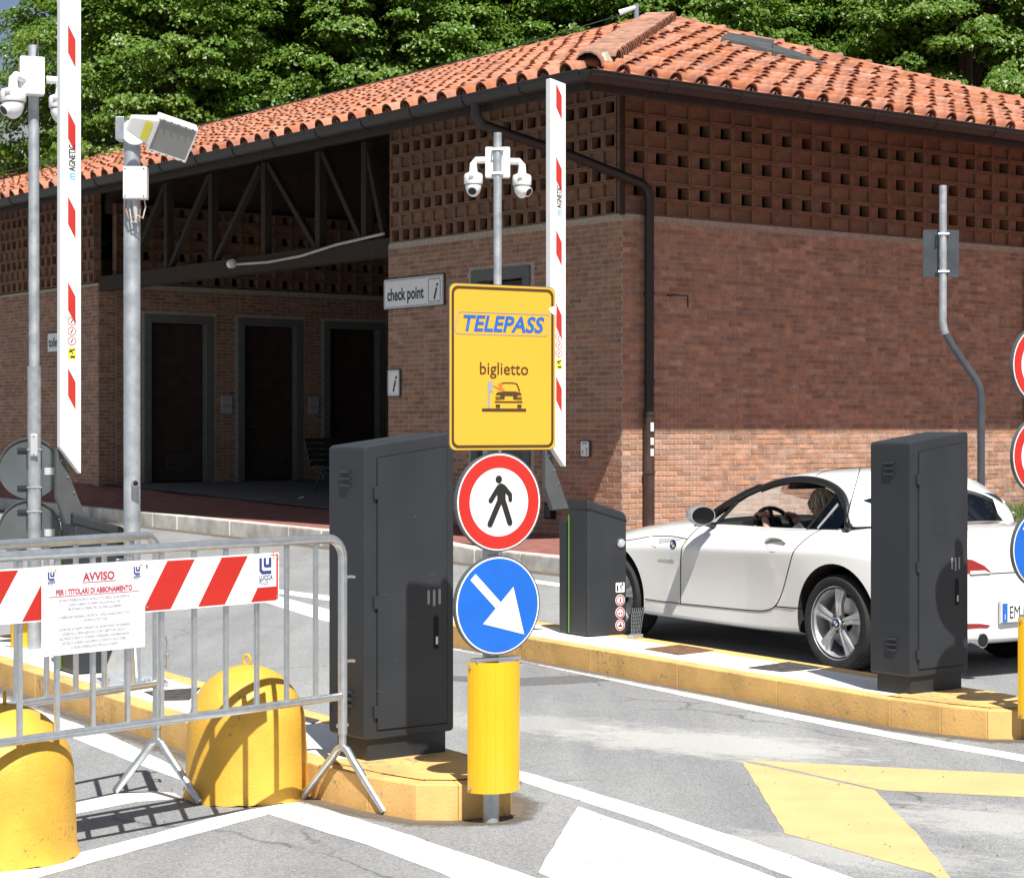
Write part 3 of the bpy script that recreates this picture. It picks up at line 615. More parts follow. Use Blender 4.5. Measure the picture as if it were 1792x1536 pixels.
# hip of closely packed cross tiles, and ridge tiles on the far hip and the ridge
def half_tile(P, along, up, ln, r0, r1, name, mat='hip_tile', seg=7):
    a = Vector(along).normalized(); s_ = a.cross(Vector(up)).normalized(); n = s_.cross(a); rr = []
    for (d, r) in ((0, r0), (ln, r1)): rr.append([Vector(P)+a*d+s_*math.cos(math.pi*i/seg)*r+n*math.sin(math.pi*i/seg)*r for i in range(seg+1)])
    ri = [Vector(P)+s_*math.cos(math.pi*i/seg)*(r0-.016)+n*math.sin(math.pi*i/seg)*(r0-.016) for i in range(seg+1)]
    b = B().grid([rr[0], rr[1]]); b.grid([ri, rr[0]]); return b.done(name, mat, roof, smooth=True, recalc=False)
hd = (A0-E0); hl = hd.length; hu = hd.normalized(); nL = Vector((-SL_L,0,1)).normalized(); nR = Vector((0,-SL_R,1)).normalized()
acr = hu.cross(Vector((0,0,1))).normalized()             # to the right-facade side
for k in range(int((hl-.9)/.20)):
    P = E0+hu*(.85+k*.20+random.uniform(-.015,.015))+Vector((0,0,.115+random.uniform(-.008,.012)))
    half_tile(P+acr*.26-Vector((0,0,.05)), -acr+hu*.28+Vector((0,0,.02)), (0,0,1), .46, .100, .086, 'hip_tile')
half_tile(E0+hu*.10+Vector((0,0,.03)), hu, (0,0,1), .85, .17, .13, 'hip_end_tile')
B().lathe([(.005,-.115),(.05,-.104),(.09,-.072),(.115,0)], 16, (-EL-.11,-ER-.11,EZ-.034), cap=False).done('gutter_corner', 'gutter', bld, smooth=True)
b = B(); b.hexa([E0+hu*.3+acr*.2+Vector((0,0,.04)), E0+hu*(hl-.1)+acr*.2+Vector((0,0,.04)), E0+hu*(hl-.1)-acr*.2+Vector((0,0,.04)), E0+hu*.3-acr*.2+Vector((0,0,.04)), E0+hu*.5+acr*.14+Vector((0,0,.14)), E0+hu*(hl-.1)+acr*.14+Vector((0,0,.14)), E0+hu*(hl-.1)-acr*.14+Vector((0,0,.14)), E0+hu*.5-acr*.14+Vector((0,0,.14))]); b.done('hip_bedding', 'mortar', roof)
h2 = (E1-A0); l2 = h2.length; u2 = h2.normalized()
for k in range(int(l2/.46)):
    P = E1-u2*(.2+k*.46); half_tile(P+Vector((0,0,.035)), -u2, (0,0,1), .52, .125, .10, 'ridge_tile', 'roof_tile')
    B().lathe([(.02,-.05),(.06,-.03),(.07,0),(.05,.05)], 10, P+Vector((0,0,.13)), 'z').done('ridge_knob', 'hip_tile', roof, smooth=True)
for k in range(int((YE+2-AY)/.46)):
    half_tile((AX, AY+.1+k*.46, AZ+.03), (0,1,.01), (0,0,1), .52, .12, .10, 'ridge_tile', 'roof_tile')
# skylight lying on the right-hand slope
def on_slope(px, py, lift=.17):
    d = Matrix.Rotation(-TH, 3, 'Z') @ Vector(((px-896)/F, 1, -(py-HOR)/F)); o = camL
    # z = EZ+lift+(y+ER)*SL_R
    t = (EZ+lift+(o.y+ER)*SL_R-o.z)/(d.z-d.y*SL_R); return o+d*t
q = [on_slope(*p) for p in ((1262,66),(1352,88),(1355,70),(1275,57))]; q2 = [on_slope(*p) for p in ((1352,90),(1440,107),(1400,92),(1350,77))]
B().hexa([v-Vector((0,0,.08)) for v in q]+q).done('skylight', 'skylight', roof); B().hexa([v-Vector((0,0,.08)) for v in q2]+q2).done('lead_sheet', 'skylight', roof)
# gutters with straps
def half_pipe(p0, p1, r, name):
    p0, p1 = Vector(p0), Vector(p1); t = (p1-p0).normalized(); s_ = t.cross(Vector((0,0,1))).normalized(); b = B()
    for rr in (r, r-.008): b.grid([[P+s_*math.cos(math.pi+math.pi*i/10)*rr+Vector((0,0,1))*math.sin(math.pi+math.pi*i/10)*rr for i in range(11)] for P in (p0, p1)])
    b.tube([p0+s_*r, p1+s_*r], .013, 6); b.tube([p0-s_*r, p1-s_*r], .010, 6)
    g_ = b.done(name, 'gutter', bld, smooth=True, recalc=False)
    n = int((p1-p0).length/1.05)
    for k in range(1, n):
        P = p0.lerp(p1, k/n); B().tube([P+s_*math.cos(math.pi+math.pi*i/8)*(r+.006)+Vector((0,0,1))*math.sin(math.pi+math.pi*i/8)*(r+.006) for i in range(9)], .009, 5).done('gutter_strap', 'gutter', g_)
half_pipe((-EL-.11,-ER-.11,EZ-.035), (2*AX+EL+.1,-ER-.11,EZ-.035), .115, 'gutter'); half_pipe((-EL-.11,-ER-.11,EZ-.034), (-EL-.11,YE+1.9,EZ-.034), .115, 'gutter')
b = B(); b.box((AX, -ER+.04, EZ-.13), (2*(AX+EL)-.1, .03, .16)); b.box((-EL+.04, 12, EZ-.13), (.03, 2*(12+ER)-.1, .16)); b.done('fascia', 'timber', bld)
# downpipe: gutter outlet, slanting run, wall pipe
dp = [(-EL-.1,-.29,EZ-.1), (-EL-.1,-.29,EZ-.25), (-EL-.02,-.285,EZ-.36), (-2.0,-.27,EZ-.44), (-1.0,-.21,EZ-.60), (.20,-.12,LZ0+.40), (.33,-.11,LZ0+.32), (.36,-.10,LZ0+.20), (.36,-.10,2.4), (.36,-.10,1.75)]
B().tube(dp, .062, 12).done('downpipe', 'gutter', bld, smooth=True)
d2 = B().tube([(.36,-.10,1.80), (.36,-.10,.0)], .068, 14).done('downpipe_foot', 'downpipe', bld, smooth=True)
for z in (1.05, 1.79): B().lathe([(.068,-.02),(.078,-.02),(.078,.02),(.068,.02)], 14, (.36,-.10,z)).done('pipe_clip', 'downpipe', d2, smooth=True)
for z in (2.2, 3.3): B().lathe([(.062,-.02),(.072,-.02),(.072,.02),(.062,.02)], 14, (.36,-.10,z)).done('pipe_clip', 'gutter', bld, smooth=True)
for dz, h in ((1.62,.11),(1.44,.09),(1.30,.09)): B().box((.345,-.172,dz), (.05,.006,h)).done('torn_sticker', 'paper', d2)
B().tube([(.75,-.01,3.3),(.75,-.12,3.3),(1.0,-.12,3.3),(1.0,-.12,3.15)], .012, 6).done('wall_hook', 'cable_dark', bld)
# second downpipe at the far end of the right facade
B().tube([(7.95,-.08,LZ0-.3),(7.95,-.08,0)], .06, 10).done('downpipe', 'gutter', bld, smooth=True)
B().tube([(7.7,-ER-.12,EZ-.12),(7.75,-2.0,EZ-.9),(7.85,-1.4,3.6),(7.9,-.6,2.6)], .008, 5).done('wire', 'cable', bld)

# signs and boxes on the walls
def wall_sign(name, label, cat, y1, z0, y0, z1, body=None, extra=None, mat='sign_white'):
    w, h = y1-y0, z1-z0; e = thing(name, label, cat, bl(-.008, (y0+y1)/2, z0), TH-math.pi/2)
    B().prism(rrect(w, h, .03, (0,h/2)), -.03, 0, 'xz').done('plate', 'anthracite_edge', e); sheet('face', [rrect(w-.03, h-.03, .025, (0,h/2))], -.031, mat, e)
    return e, w, h
e, w, h = wall_sign('check_point_sign', 'long white sign reading check point with an i, above the yellow sign', 'sign', 5.32, 3.33, 3.80, 3.78)
ring('border', rrect(w-.06, h-.06, .03, (0,h/2)), rrect(w-.075, h-.075, .025, (0,h/2)), -.0325, 'sign_black', e)
text('check point', .245, 'sign_black', e, -.20, .13, -.0335, sx=.80, bold=.007); ring('i_frame', rrect(.30,.33,.03,(.53,h/2)), rrect(.28,.31,.025,(.53,h/2)), -.0325, 'sign_black', e)
text('i', .34, 'sign_black', e, .53, .10, -.0335, shear=.35, bold=.006)
e, w, h = wall_sign('information_sign', 'small square white sign with an italic i on the brick pier', 'sign', 5.22, 2.06, 4.90, 2.46)
ring('border', rrect(w-.06, h-.06, .02, (0,h/2)), rrect(w-.07, h-.07, .018, (0,h/2)), -.0325, 'sign_black', e); text('i', .34, 'sign_black', e, 0, .08, -.0335, shear=.35, bold=.006)
e, w, h = wall_sign('toilet_sign', 'white sign beginning with toil, half hidden by the left boom', 'sign', 16.95, 3.05, 15.75, 3.43)
text('toilet', .25, 'sign_black', e, -.54, .11, -.0335, sx=.82, bold=.007, align='LEFT')
e, w, h = wall_sign('wall_notice', 'small white notice on the brick wall right of the boom', 'notice', .79, 1.23, .60, 1.45)
sheet('print', [rrect(.10,.02,.003,(0,.18)), rrect(.03,.04,.003,(-.04,.07)), rrect(.03,.05,.003,(.04,.10)), rrect(.03,.03,.003,(.04,.05))], -.0325, 'print_grey', e)
e = thing('meter_box', 'small black box low on the brick wall beside the barrier', 'box', bl(-.01, 1.4, .42), TH-math.pi/2)
B().box((0,-.04,.1), (.16,.08,.2)).done('box_body', 'dark_gap', e, bevel=.01); B().box((0,-.084,.1), (.13,.006,.16)).done('box_lid', 'cable_dark', e, bevel=.004)
for yy, lab in ((2.66,'grey notice plate between the first two dark doors'),(4.62,'grey notice plate between the last two dark doors')):
    e = thing('notice_plate', lab, 'notice', bl(yy, 14.78, 1.9), TH); B().box((0,-.01,.15), (.24,.02,.34)).done('plate', 'grey_plastic', e, bevel=.003); sheet('print', [rrect(.18,.03,.003,(0,.26)), rrect(.18,.08,.003,(0,.12))], -.022, 'print_grey', e)
# bench in the loggia
e = thing('park_bench', 'dark slatted bench standing in the shaded loggia', 'bench', bl(3.0, 10.9, pave_z(bl(0,10.9))+.005), TH+.35)
for k in range(4): B().box((0, -.16+k*.11, .44), (1.7,.09,.03)).done('slat', 'bench_wood', e, bevel=.006)
for k in range(5): B().box((0, .27+k*.028, .52+k*.10), (1.7,.03,.085)).done('back_slat', 'bench_wood', e, bevel=.006)
for s in (-.65,.65): B().tube([(s,-.22,.0),(s,-.12,.25),(s,.1,.42),(s,.25,.2),(s,.32,0)], .02, 7).done('leg', 'cable_dark', e); B().tube([(s,.1,.42),(s,.27,.5),(s,.40,.98)], .018, 7).done('back_support', 'cable_dark', e)
b = B(); b.face([(0,0,0),(.09,.02,.02),(.06,.08,.035),(-.02,.05,.01)]); tag(b.done('paper_scrap', 'paper', None, bl(1.0,9.4,pave_z(bl(0,9.4))+.012)), 'crumpled white paper scrap on the loggia floor', 'litter')
# lamp on the roof ridge, with its cable
P = at(1114, 45, 32.5); e = thing('roof_lamp', 'small grey lamp on a stub post behind the roof peak', 'lamp', (P.x,P.y,P.z-.4))
B().tube([(0,0,0),(0,0,.75)], .04, 8).done('post', 'galvanised', e, smooth=True); B().tube([(.0,0,.70),(-.28,0,.60)], [.035,.055], 8).done('lamp_head', 'white_plastic', e, smooth=True)
tag(B().tube([at(1110,20,32.6), at(900,82,33.6), at(649,146,36), at(450,194,38), at(-60,318,44)], .012, 5).done('overhead_cable', 'cable_dark'), 'thin dark cable running above the left roof slope', 'cable')

# ------------------------------------------------------------------ trees behind the building
def crown_mesh(seed, rx, rz, nclump, nleaf):
    r = np.random.default_rng(seed)
    d = r.normal(size=(nclump,3)); d /= np.linalg.norm(d,axis=1)[:,None]; d[:,2] = np.where(d[:,2] < -.55, -d[:,2], d[:,2])
    rad = r.uniform(.45,1.0,nclump)**.45; bump = 1+.16*np.sin(d[:,0]*5+seed)+.12*np.sin(d[:,1]*7+d[:,2]*6+seed*2)
    c = d*(rad*bump)[:,None]*np.array([rx,rx,rz])
    cr = r.uniform(.32,.68,nclump)
    a = r.uniform(0,2*np.pi,(nclump,nleaf)); h = r.uniform(0,1,(nclump,nleaf))**.7
    lx = np.cos(a)*h; ly = np.sin(a)*h; lz = (1-h**2)*.50-.16+r.normal(0,.07,(nclump,nleaf))
    pos = c[:,None,:]+np.stack([lx,ly,lz],-1)*cr[:,None,None]+d[:,None,:]*.12*h[...,None]+r.normal(0,.03,(nclump,nleaf,3))
    nrm = np.stack([lx*.9,ly*.9,.75+0*lx],-1)+d[:,None,:]*.5+r.normal(0,.42,(nclump,nleaf,3))
    P = pos.reshape(-1,3); N = nrm.reshape(-1,3); N /= np.linalg.norm(N,axis=1)[:,None]; n = len(P)
    t = r.normal(size=(n,3)); t[:,2] -= .7; t -= N*(t*N).sum(1)[:,None]; t /= np.linalg.norm(t,axis=1)[:,None]; s = np.cross(N,t)
    L = r.uniform(.060,.118,n)[:,None]; Wd = L*.44
    V = np.stack([P-t*L*.5, P+s*Wd+N*L*.10, P+t*L*.6-N*L*.08, P-s*Wd+N*L*.10],1).reshape(-1,3)
    me = bpy.data.meshes.new('crown'); me.from_pydata(V.tolist(), [], np.arange(4*n).reshape(-1,4).tolist()); me.materials.append(MATS['leaf']); return me, c
def tree(P, k, var, label, s, rz):
    e = thing('tree', label, 'tree', P, rz, 'broadleaf trees behind the pavilion'); e.scale = (s,s,s)
    link('crown', var[0], e, (0,0,8.6)); link('trunk', var[1], e)
VAR = []
for k in range(3):
    me, c = crown_mesh(31+k, 3.9, 5.6, 1150, 150)
    b = B().tube([(0,0,-.3),(.05,.02,1.5),(-.05,.05,4),(.06,0,7),(.0,.05,10)], [.42,.33,.27,.19,.07], 12)
    idx = np.argsort(-np.linalg.norm(c,axis=1))[:26]
    for i in idx:
        q = Vector(c[i])+Vector((0,0,8.6)); z0 = max(3.2, min(8.5, q.z-2.2)); b.tube([(0,0,z0), Vector((0,0,z0)).lerp(q,.5)+Vector((0,0,.35)), q], [.10,.06,.02], 6)
    VAR.append((me, b.mesh('trunk', 'bark', smooth=True)))
spots = [(-13.9,60,.74),(-7.9,46.5,1.0),(-6.3,49,1.05),(-3.2,46,1.0),(.2,48.5,1.08),(3.6,46,1.02),(7.0,48,1.08),(10.4,45.5,1.04),(13.8,47.5,1.1),
         (-8.0,55,1.2),(-3.4,55.5,1.25),(1.6,55,1.25),(6.6,55.5,1.28),(11.8,55,1.25)]
labs = ['leftmost tree crown, with sky beside it','tree crown behind the left boom','tree crown above the floodlight','tree crown between floodlight and camera pole','tree crown left of the roof peak, above the camera pole','tree crown just behind the roof peak','tree crown above the roof skylight','tree crown above the right roof slope','rightmost tree crown at the upper right corner',
        'taller tree of the back row, behind the left boom','taller tree of the back row, above the left roof slope','taller tree of the back row, behind the roof peak','taller tree of the back row, above the right hip','taller tree of the back row, at the upper right']
for k, ((x, y, s), lab) in enumerate(zip(spots, labs)): tree((x, y, 0), k, VAR[k%3], lab, s, k*1.7)
# weeds along the foot of the right facade
r = np.random.default_rng(5); V = []; Fc = []; FV = []; FF = []
for k in range(5200):
    x = r.uniform(4.6, 9.6); y = -r.uniform(.05, 1.3); h = r.uniform(.12,.42)*(1.0 if x > 5.2 else .6); a = r.uniform(0,6.28); w = r.uniform(.006,.013)
    P = bl(x, y); z = pave_z(P)-.01; dx, dy = math.cos(a)*w, math.sin(a)*w; lx, ly = r.normal(0,.09), r.normal(0,.09); i = len(V)
    V += [(P.x-dx,P.y-dy,z),(P.x+dx,P.y+dy,z),(P.x+lx*.5+dx*.7,P.y+ly*.5+dy*.7,z+h*.6),(P.x+lx*.5-dx*.7,P.y+ly*.5-dy*.7,z+h*.6),(P.x+lx,P.y+ly,z+h)]; Fc += [(i,i+1,i+2,i+3),(i+3,i+2,i+4)]
    if k % 45 == 0:
        c = Vector((P.x+lx,P.y+ly,z+h)); j = len(FV); FV += [c+Vector((.02*math.cos(t),.02*math.sin(t)*.6,.018*math.sin(t))) for t in (0,1.05,2.1,3.14,4.2,5.2)]; FF.append(tuple(range(j,j+6)))
me = bpy.data.meshes.new('weeds'); me.from_pydata(V,[],Fc); me.materials.append(MATS['grass']); o = link('weeds', me); o['kind'] = 'stuff'; tag(o, 'tall weeds and grass along the wall behind the car', 'weeds')
me = bpy.data.meshes.new('flowers'); me.from_pydata([tuple(v) for v in FV],[],FF); me.materials.append(MATS['flower']); o2 = link('flowers', me, o); o2['kind'] = 'stuff'

# ------------------------------------------------------------------ sign posts
def caps(p0, p1, w, n=6):
    p0, p1 = Vector(p0), Vector(p1); a = math.atan2((p1-p0).y, (p1-p0).x); r = w/2
    return [tuple(p0+Vector((math.cos(a+math.pi/2+math.pi*k/n), math.sin(a+math.pi/2+math.pi*k/n)))*r) for k in range(n+1)]+[tuple(p1+Vector((math.cos(a-math.pi/2+math.pi*k/n), math.sin(a-math.pi/2+math.pi*k/n)))*r) for k in range(n+1)]
def shift(poly, c, s=1.): return [(c[0]+x*s, c[1]+z*s) for x, z in poly]
def round_sign(e, x, z, kind, y=-.055, r=.2, label=None):
    pl = B().prism(disc(r, 48, (x, z)), y, y+.004, 'xz').done('sign_plate', 'sign_back', e); b = B()
    o_, i_ = disc(r+.003, 48, (x,z)), disc(r-.003, 48, (x,z)); A = [[b.bm.verts.new((p[0], w, p[1])) for p in q] for q in (o_, i_) for w in (y-.001, y+.018)]
    for k in range(48):
        j = (k+1)%48
        for a_, c_ in ((0,2),(1,3),(0,1),(2,3)): b.bm.faces.new((A[a_][k],A[a_][j],A[c_][j],A[c_][k]))
    b.done('rim', 'sign_back', pl)
    if label: pl['label'] = label
    sheet('white_face', [disc(r-.003, 48, (x,z))], y-.0005, 'sign_white', pl, .001)
    if kind == 'blue':
        sheet('blue_field', [disc(r-.009, 48, (x,z))], y-.0020, 'sign_blue', pl, .001)
        a = [(-.66,.54),(-.54,.66),(.06,.06),(.36,.36),(.62,-.62),(-.36,-.36),(-.06,-.06)]
        sheet('arrow', [shift(a, (x,z), r)], y-.0035, 'sign_white', pl, .001)
    else:
        ring('red_ring', disc(r*.955, 48, (x,z)), disc(r*.70, 48, (x,z)), y-.0018, 'sign_red', pl, .001)
        if kind == 'ped':
            f = lambda a, b_: ((a-1428)/253, -(b_-435)/295)
            P = [shift(disc(.078,16,f(1425,298)), (x,z), r)]
            for p0, p1, w in (((1440,352),(1441,415),.20),((1425,345),(1376,425),.105),((1455,345),(1493,392),.10),((1493,392),(1495,422),.09),((1438,410),(1372,566),.125),((1446,410),(1492,560),.125)):
                P.append(shift(caps(f(*p0), f(*p1), w), (x,z), r))
            for k, p in enumerate(P): sheet('pedestrian_figure', [p], y-.0030-.0001*k, 'sign_black', pl, .001)
    for dz in (-.09, .09): B().box((x, y+.016, z+dz), (.14,.022,.03)).done('bracket', 'galvanised', pl)
    return pl
def delineator(e, z0, z1, y, back=False, r=.117):
    s = -1; A = [R(180+k*180/16) for k in range(17)]; b = B()
    for rr in (r, r-.004): b.grid([[(rr*math.cos(a), y+.05+rr*math.sin(a)*.85*(1 if not back else -1), zz) for a in A] for zz in (z0, z1)])
    for k in range(9):
        a = R(192+k*19.5); b.tube([(r*math.cos(a), y+.05+r*math.sin(a)*.85*(1 if not back else -1), z0+.004), (r*math.cos(a), y+.05+r*math.sin(a)*.85*(1 if not back else -1), z1-.004)], .0010, 5)
    d = b.done('delineator', 'delineator_yellow', e, smooth=True, recalc=False)
    for zz in (z0+.02, z1-.02):
        for sx in (-1, 1): B().lathe([(.008,0),(.008,.008),(.004,.012)], 8, (sx*(r+.002), y+.03, zz), 'x').done('bolt', 'steel', d)
    B().box((0, y+.02, z1+.008), (.21,.05,.014)).done('delineator_bracket', 'galvanised', d)
    return d
P = G(859, 1438); sp = thing('sign_post', 'sign post with yellow TELEPASS sign, no pedestrians disc and blue arrow', 'sign post', P, LA, 'sign posts at the island noses')
B().tube([(0,0,-.1),(0,0,2.10)], .034, 16).done('post', 'galvanised_pole', sp, smooth=True)
delineator(sp, .135, .665, -.06)
round_sign(sp, 0, .893, 'blue', label='round blue sign with a white arrow pointing down right'); round_sign(sp, .005, 1.314, 'ped', label='round no pedestrians sign with red ring')
W_, H_ = .51, .675; cx, cz = .022, 1.862; zc_ = lambda a, b_: (cx+(a-480)*.000548, cz-(b_-757)*.00047)
ys_ = -.06; tp = B().prism(rrect(W_, H_, .03, (cx,cz)), ys_, ys_+.005, 'xz').done('sign_plate', 'sign_back', sp); tp['label'] = 'yellow rectangular sign with TELEPASS and biglietto'
sheet('yellow_face', [rrect(W_-.006, H_-.006, .028, (cx,cz))], ys_-.0005, 'sign_yellow', tp, .001)
ring('border', rrect(W_-.022, H_-.022, .03, (cx,cz)), rrect(W_-.044, H_-.044, .022, (cx,cz)), ys_-.002, 'sign_brown', tp, .001)
# parallelogram frame round the word
def rpoly(pts, r, n=5):
    out = []; m = len(pts)
    for i in range(m):
        p0, p1, p2 = Vector(pts[i-1]), Vector(pts[i]), Vector(pts[(i+1)%m]); a = p1+(p0-p1).normalized()*r; c = p1+(p2-p1).normalized()*r
        for k in range(n+1):
            t = k/n; out.append(tuple(a*(1-t)**2+p1*2*t*(1-t)+c*t*t))
    return out
fr = [(-.225,.222),(.232,.222),(.218,.135),(-.232,.135)]; fo = rpoly([(cx+a, cz+b_) for a, b_ in ((-.215,.224),(.231,.224),(.217,.132),(-.231,.132))], .018)
fi = rpoly([(cx+a, cz+b_) for a, b_ in ((-.2115,.2208),(.2268,.2208),(.2136,.1352),(-.2268,.1352))], .0155)
ring('word_frame', fo, fi, ys_-.002, 'print_grey', tp, .001)
text('TELEPASS', .089, 'telepass_blue', tp, cx-.006, cz+.1475, ys_-.0032, shear=.22, bold=.0024, sx=1.045)
text('biglietto', .071, 'sign_brown', tp, cx+.003, cz-.028, ys_-.0032, bold=.0004, sx=1.02)
def zp(mat, polys, name='pictogram'):
    for k, p in enumerate(polys): sheet(name, [[zc_(*q) for q in p]], ys_-.0022-.0002*k, mat, tp, .001)
zp('sign_brown', [[(295,1112),(680,1112),(680,1137),(295,1137)], [(405,1048),(648,1048),(648,1060),(405,1060)], [(413,1077),(450,1077),(450,1104),(413,1104)], [(602,1077),(638,1077),(638,1104),(602,1104)],
    [(412,992),(425,972),(480,963),(580,963),(628,972),(640,992),(600,994),(600,1030),(566,1030),(566,1000),(490,1000),(490,1030),(455,1030),(455,994)], [(410,1010),(455,1010),(455,1016),(410,1016)], [(410,1026),(455,1026),(455,1032),(410,1032)], [(600,1010),(641,1010),(641,1016),(600,1016)], [(600,1026),(641,1026),(641,1032),(600,1032)]])
arcp = [(462,890),(500,884),(550,884),(598,890),(612,915),(628,960),(616,960),(602,920),(590,898),(550,893),(500,893),(466,898)]
zp('sign_brown', [arcp]); zp('print_grey', [[(345,965),(363,965),(363,1111),(345,1111)], [(343,877),(386,877),(386,970),(343,970)]])
zp('print_orange', [[(452+17*math.cos(a), 910+19*math.sin(a)) for a in [k*.628 for k in range(10)]], [(392,918),(400,914),(440,936),(470,930),(494,952),(440,952),(434,944)]])
zp('paper', [[(880,236),(905,215),(950,205),(950,282),(925,284),(900,262)]], 'tape_scrap')
for zz in (1.68, 2.05): B().box((cx, ys_+.018, zz), (.20,.025,.03)).done('bracket', 'galvanised', tp)
P = lane(7.742, 7.36); sp2 = thing('sign_post', 'sign post cut by the right edge with two red rings and a blue arrow', 'sign post', P, LA, 'sign posts at the island noses')
B().tube([(0,0,-.1),(0,0,2.15)], .034, 16).done('post', 'galvanised_pole', sp2, smooth=True); delineator(sp2, .12, .64, -.06)
round_sign(sp2, 0, .99, 'blue'); round_sign(sp2, 0, 1.47, 'red'); round_sign(sp2, 0, 1.94, 'red')

# ------------------------------------------------------------------ cabinets
def cabinet(P, label, shade_only=False):
    e = thing('control_cabinet', label, 'cabinet', P, R(37), 'control cabinets on the islands'); w, d = .468, .29
    B().box((w/2-.005, d/2, .055), (w-.05, d-.04, .11)).done('plinth', 'anthracite', e, bevel=.004)
    z0, zl, zr = .10, 1.385, 1.445
    poly = rpoly([(-.012,z0),(w,z0),(w,zr),(-.012,zl)], .022); B().prism(poly, 0, d, 'xz').done('housing', 'anthracite', e, bevel=.006)
    g_ = [(.052,z0+.035),(w-.035,z0+.035),(w-.035,zr-.058),(.052,zl-.048)]; sheet('door_gap', [g_], 0, 'dark_gap', e, .0012)
    dr = B().prism([(.0575,z0+.0405),(w-.0405,z0+.0405),(w-.0405,zr-.0645),(.0575,zl-.0545)], -.006, -.0015, 'xz').done('door', 'anthracite', e, bevel=.002)
    for z in (.22, .70, 1.18): B().box((.045,-.006,z), (.02,.014,.055)).done('hinge', 'anthracite', e, bevel=.003)
    sheet('lock_slot', [rrect(.024,.15,.012,(w-.10,.55))], -.006, 'dark_gap', dr, .003); B().box((w-.10,-.010,.515), (.013,.006,.035)).done('lock_cylinder', 'steel', dr, bevel=.002)
    for k, (x, zz, hh) in enumerate(((w-.142,.71,.065),(w-.112,.705,.075),(w-.082,.71,.07))): sheet('tape_mark', [rrect(.013,hh,.006,(x,zz))], -.0065, 'print_grey', dr, .001)
    for k in range(9):
        xa, za = random.uniform(.07,w-.06), random.uniform(.2,1.2); sheet('scratch', [caps((xa,za),(xa+random.uniform(-.05,.05),za+random.uniform(-.03,.03)),.0022,3)], -.0062, 'anthracite_edge', dr, .0006)
    for zz, yy in ((1.27,.15),(.30,.13)):
        for k in range(3): B().box((-.0165, yy, zz-k*.03), (.012,.07,.014), Matrix.Rotation(.5,3,'Y')).done('louvre', 'anthracite', e)
    return e
cabinet(G(641,1335,.15), 'dark grey cabinet standing left of the TELEPASS sign post'); cabinet(G(1595,1217,.15), 'dark grey cabinet standing in front of the white car')

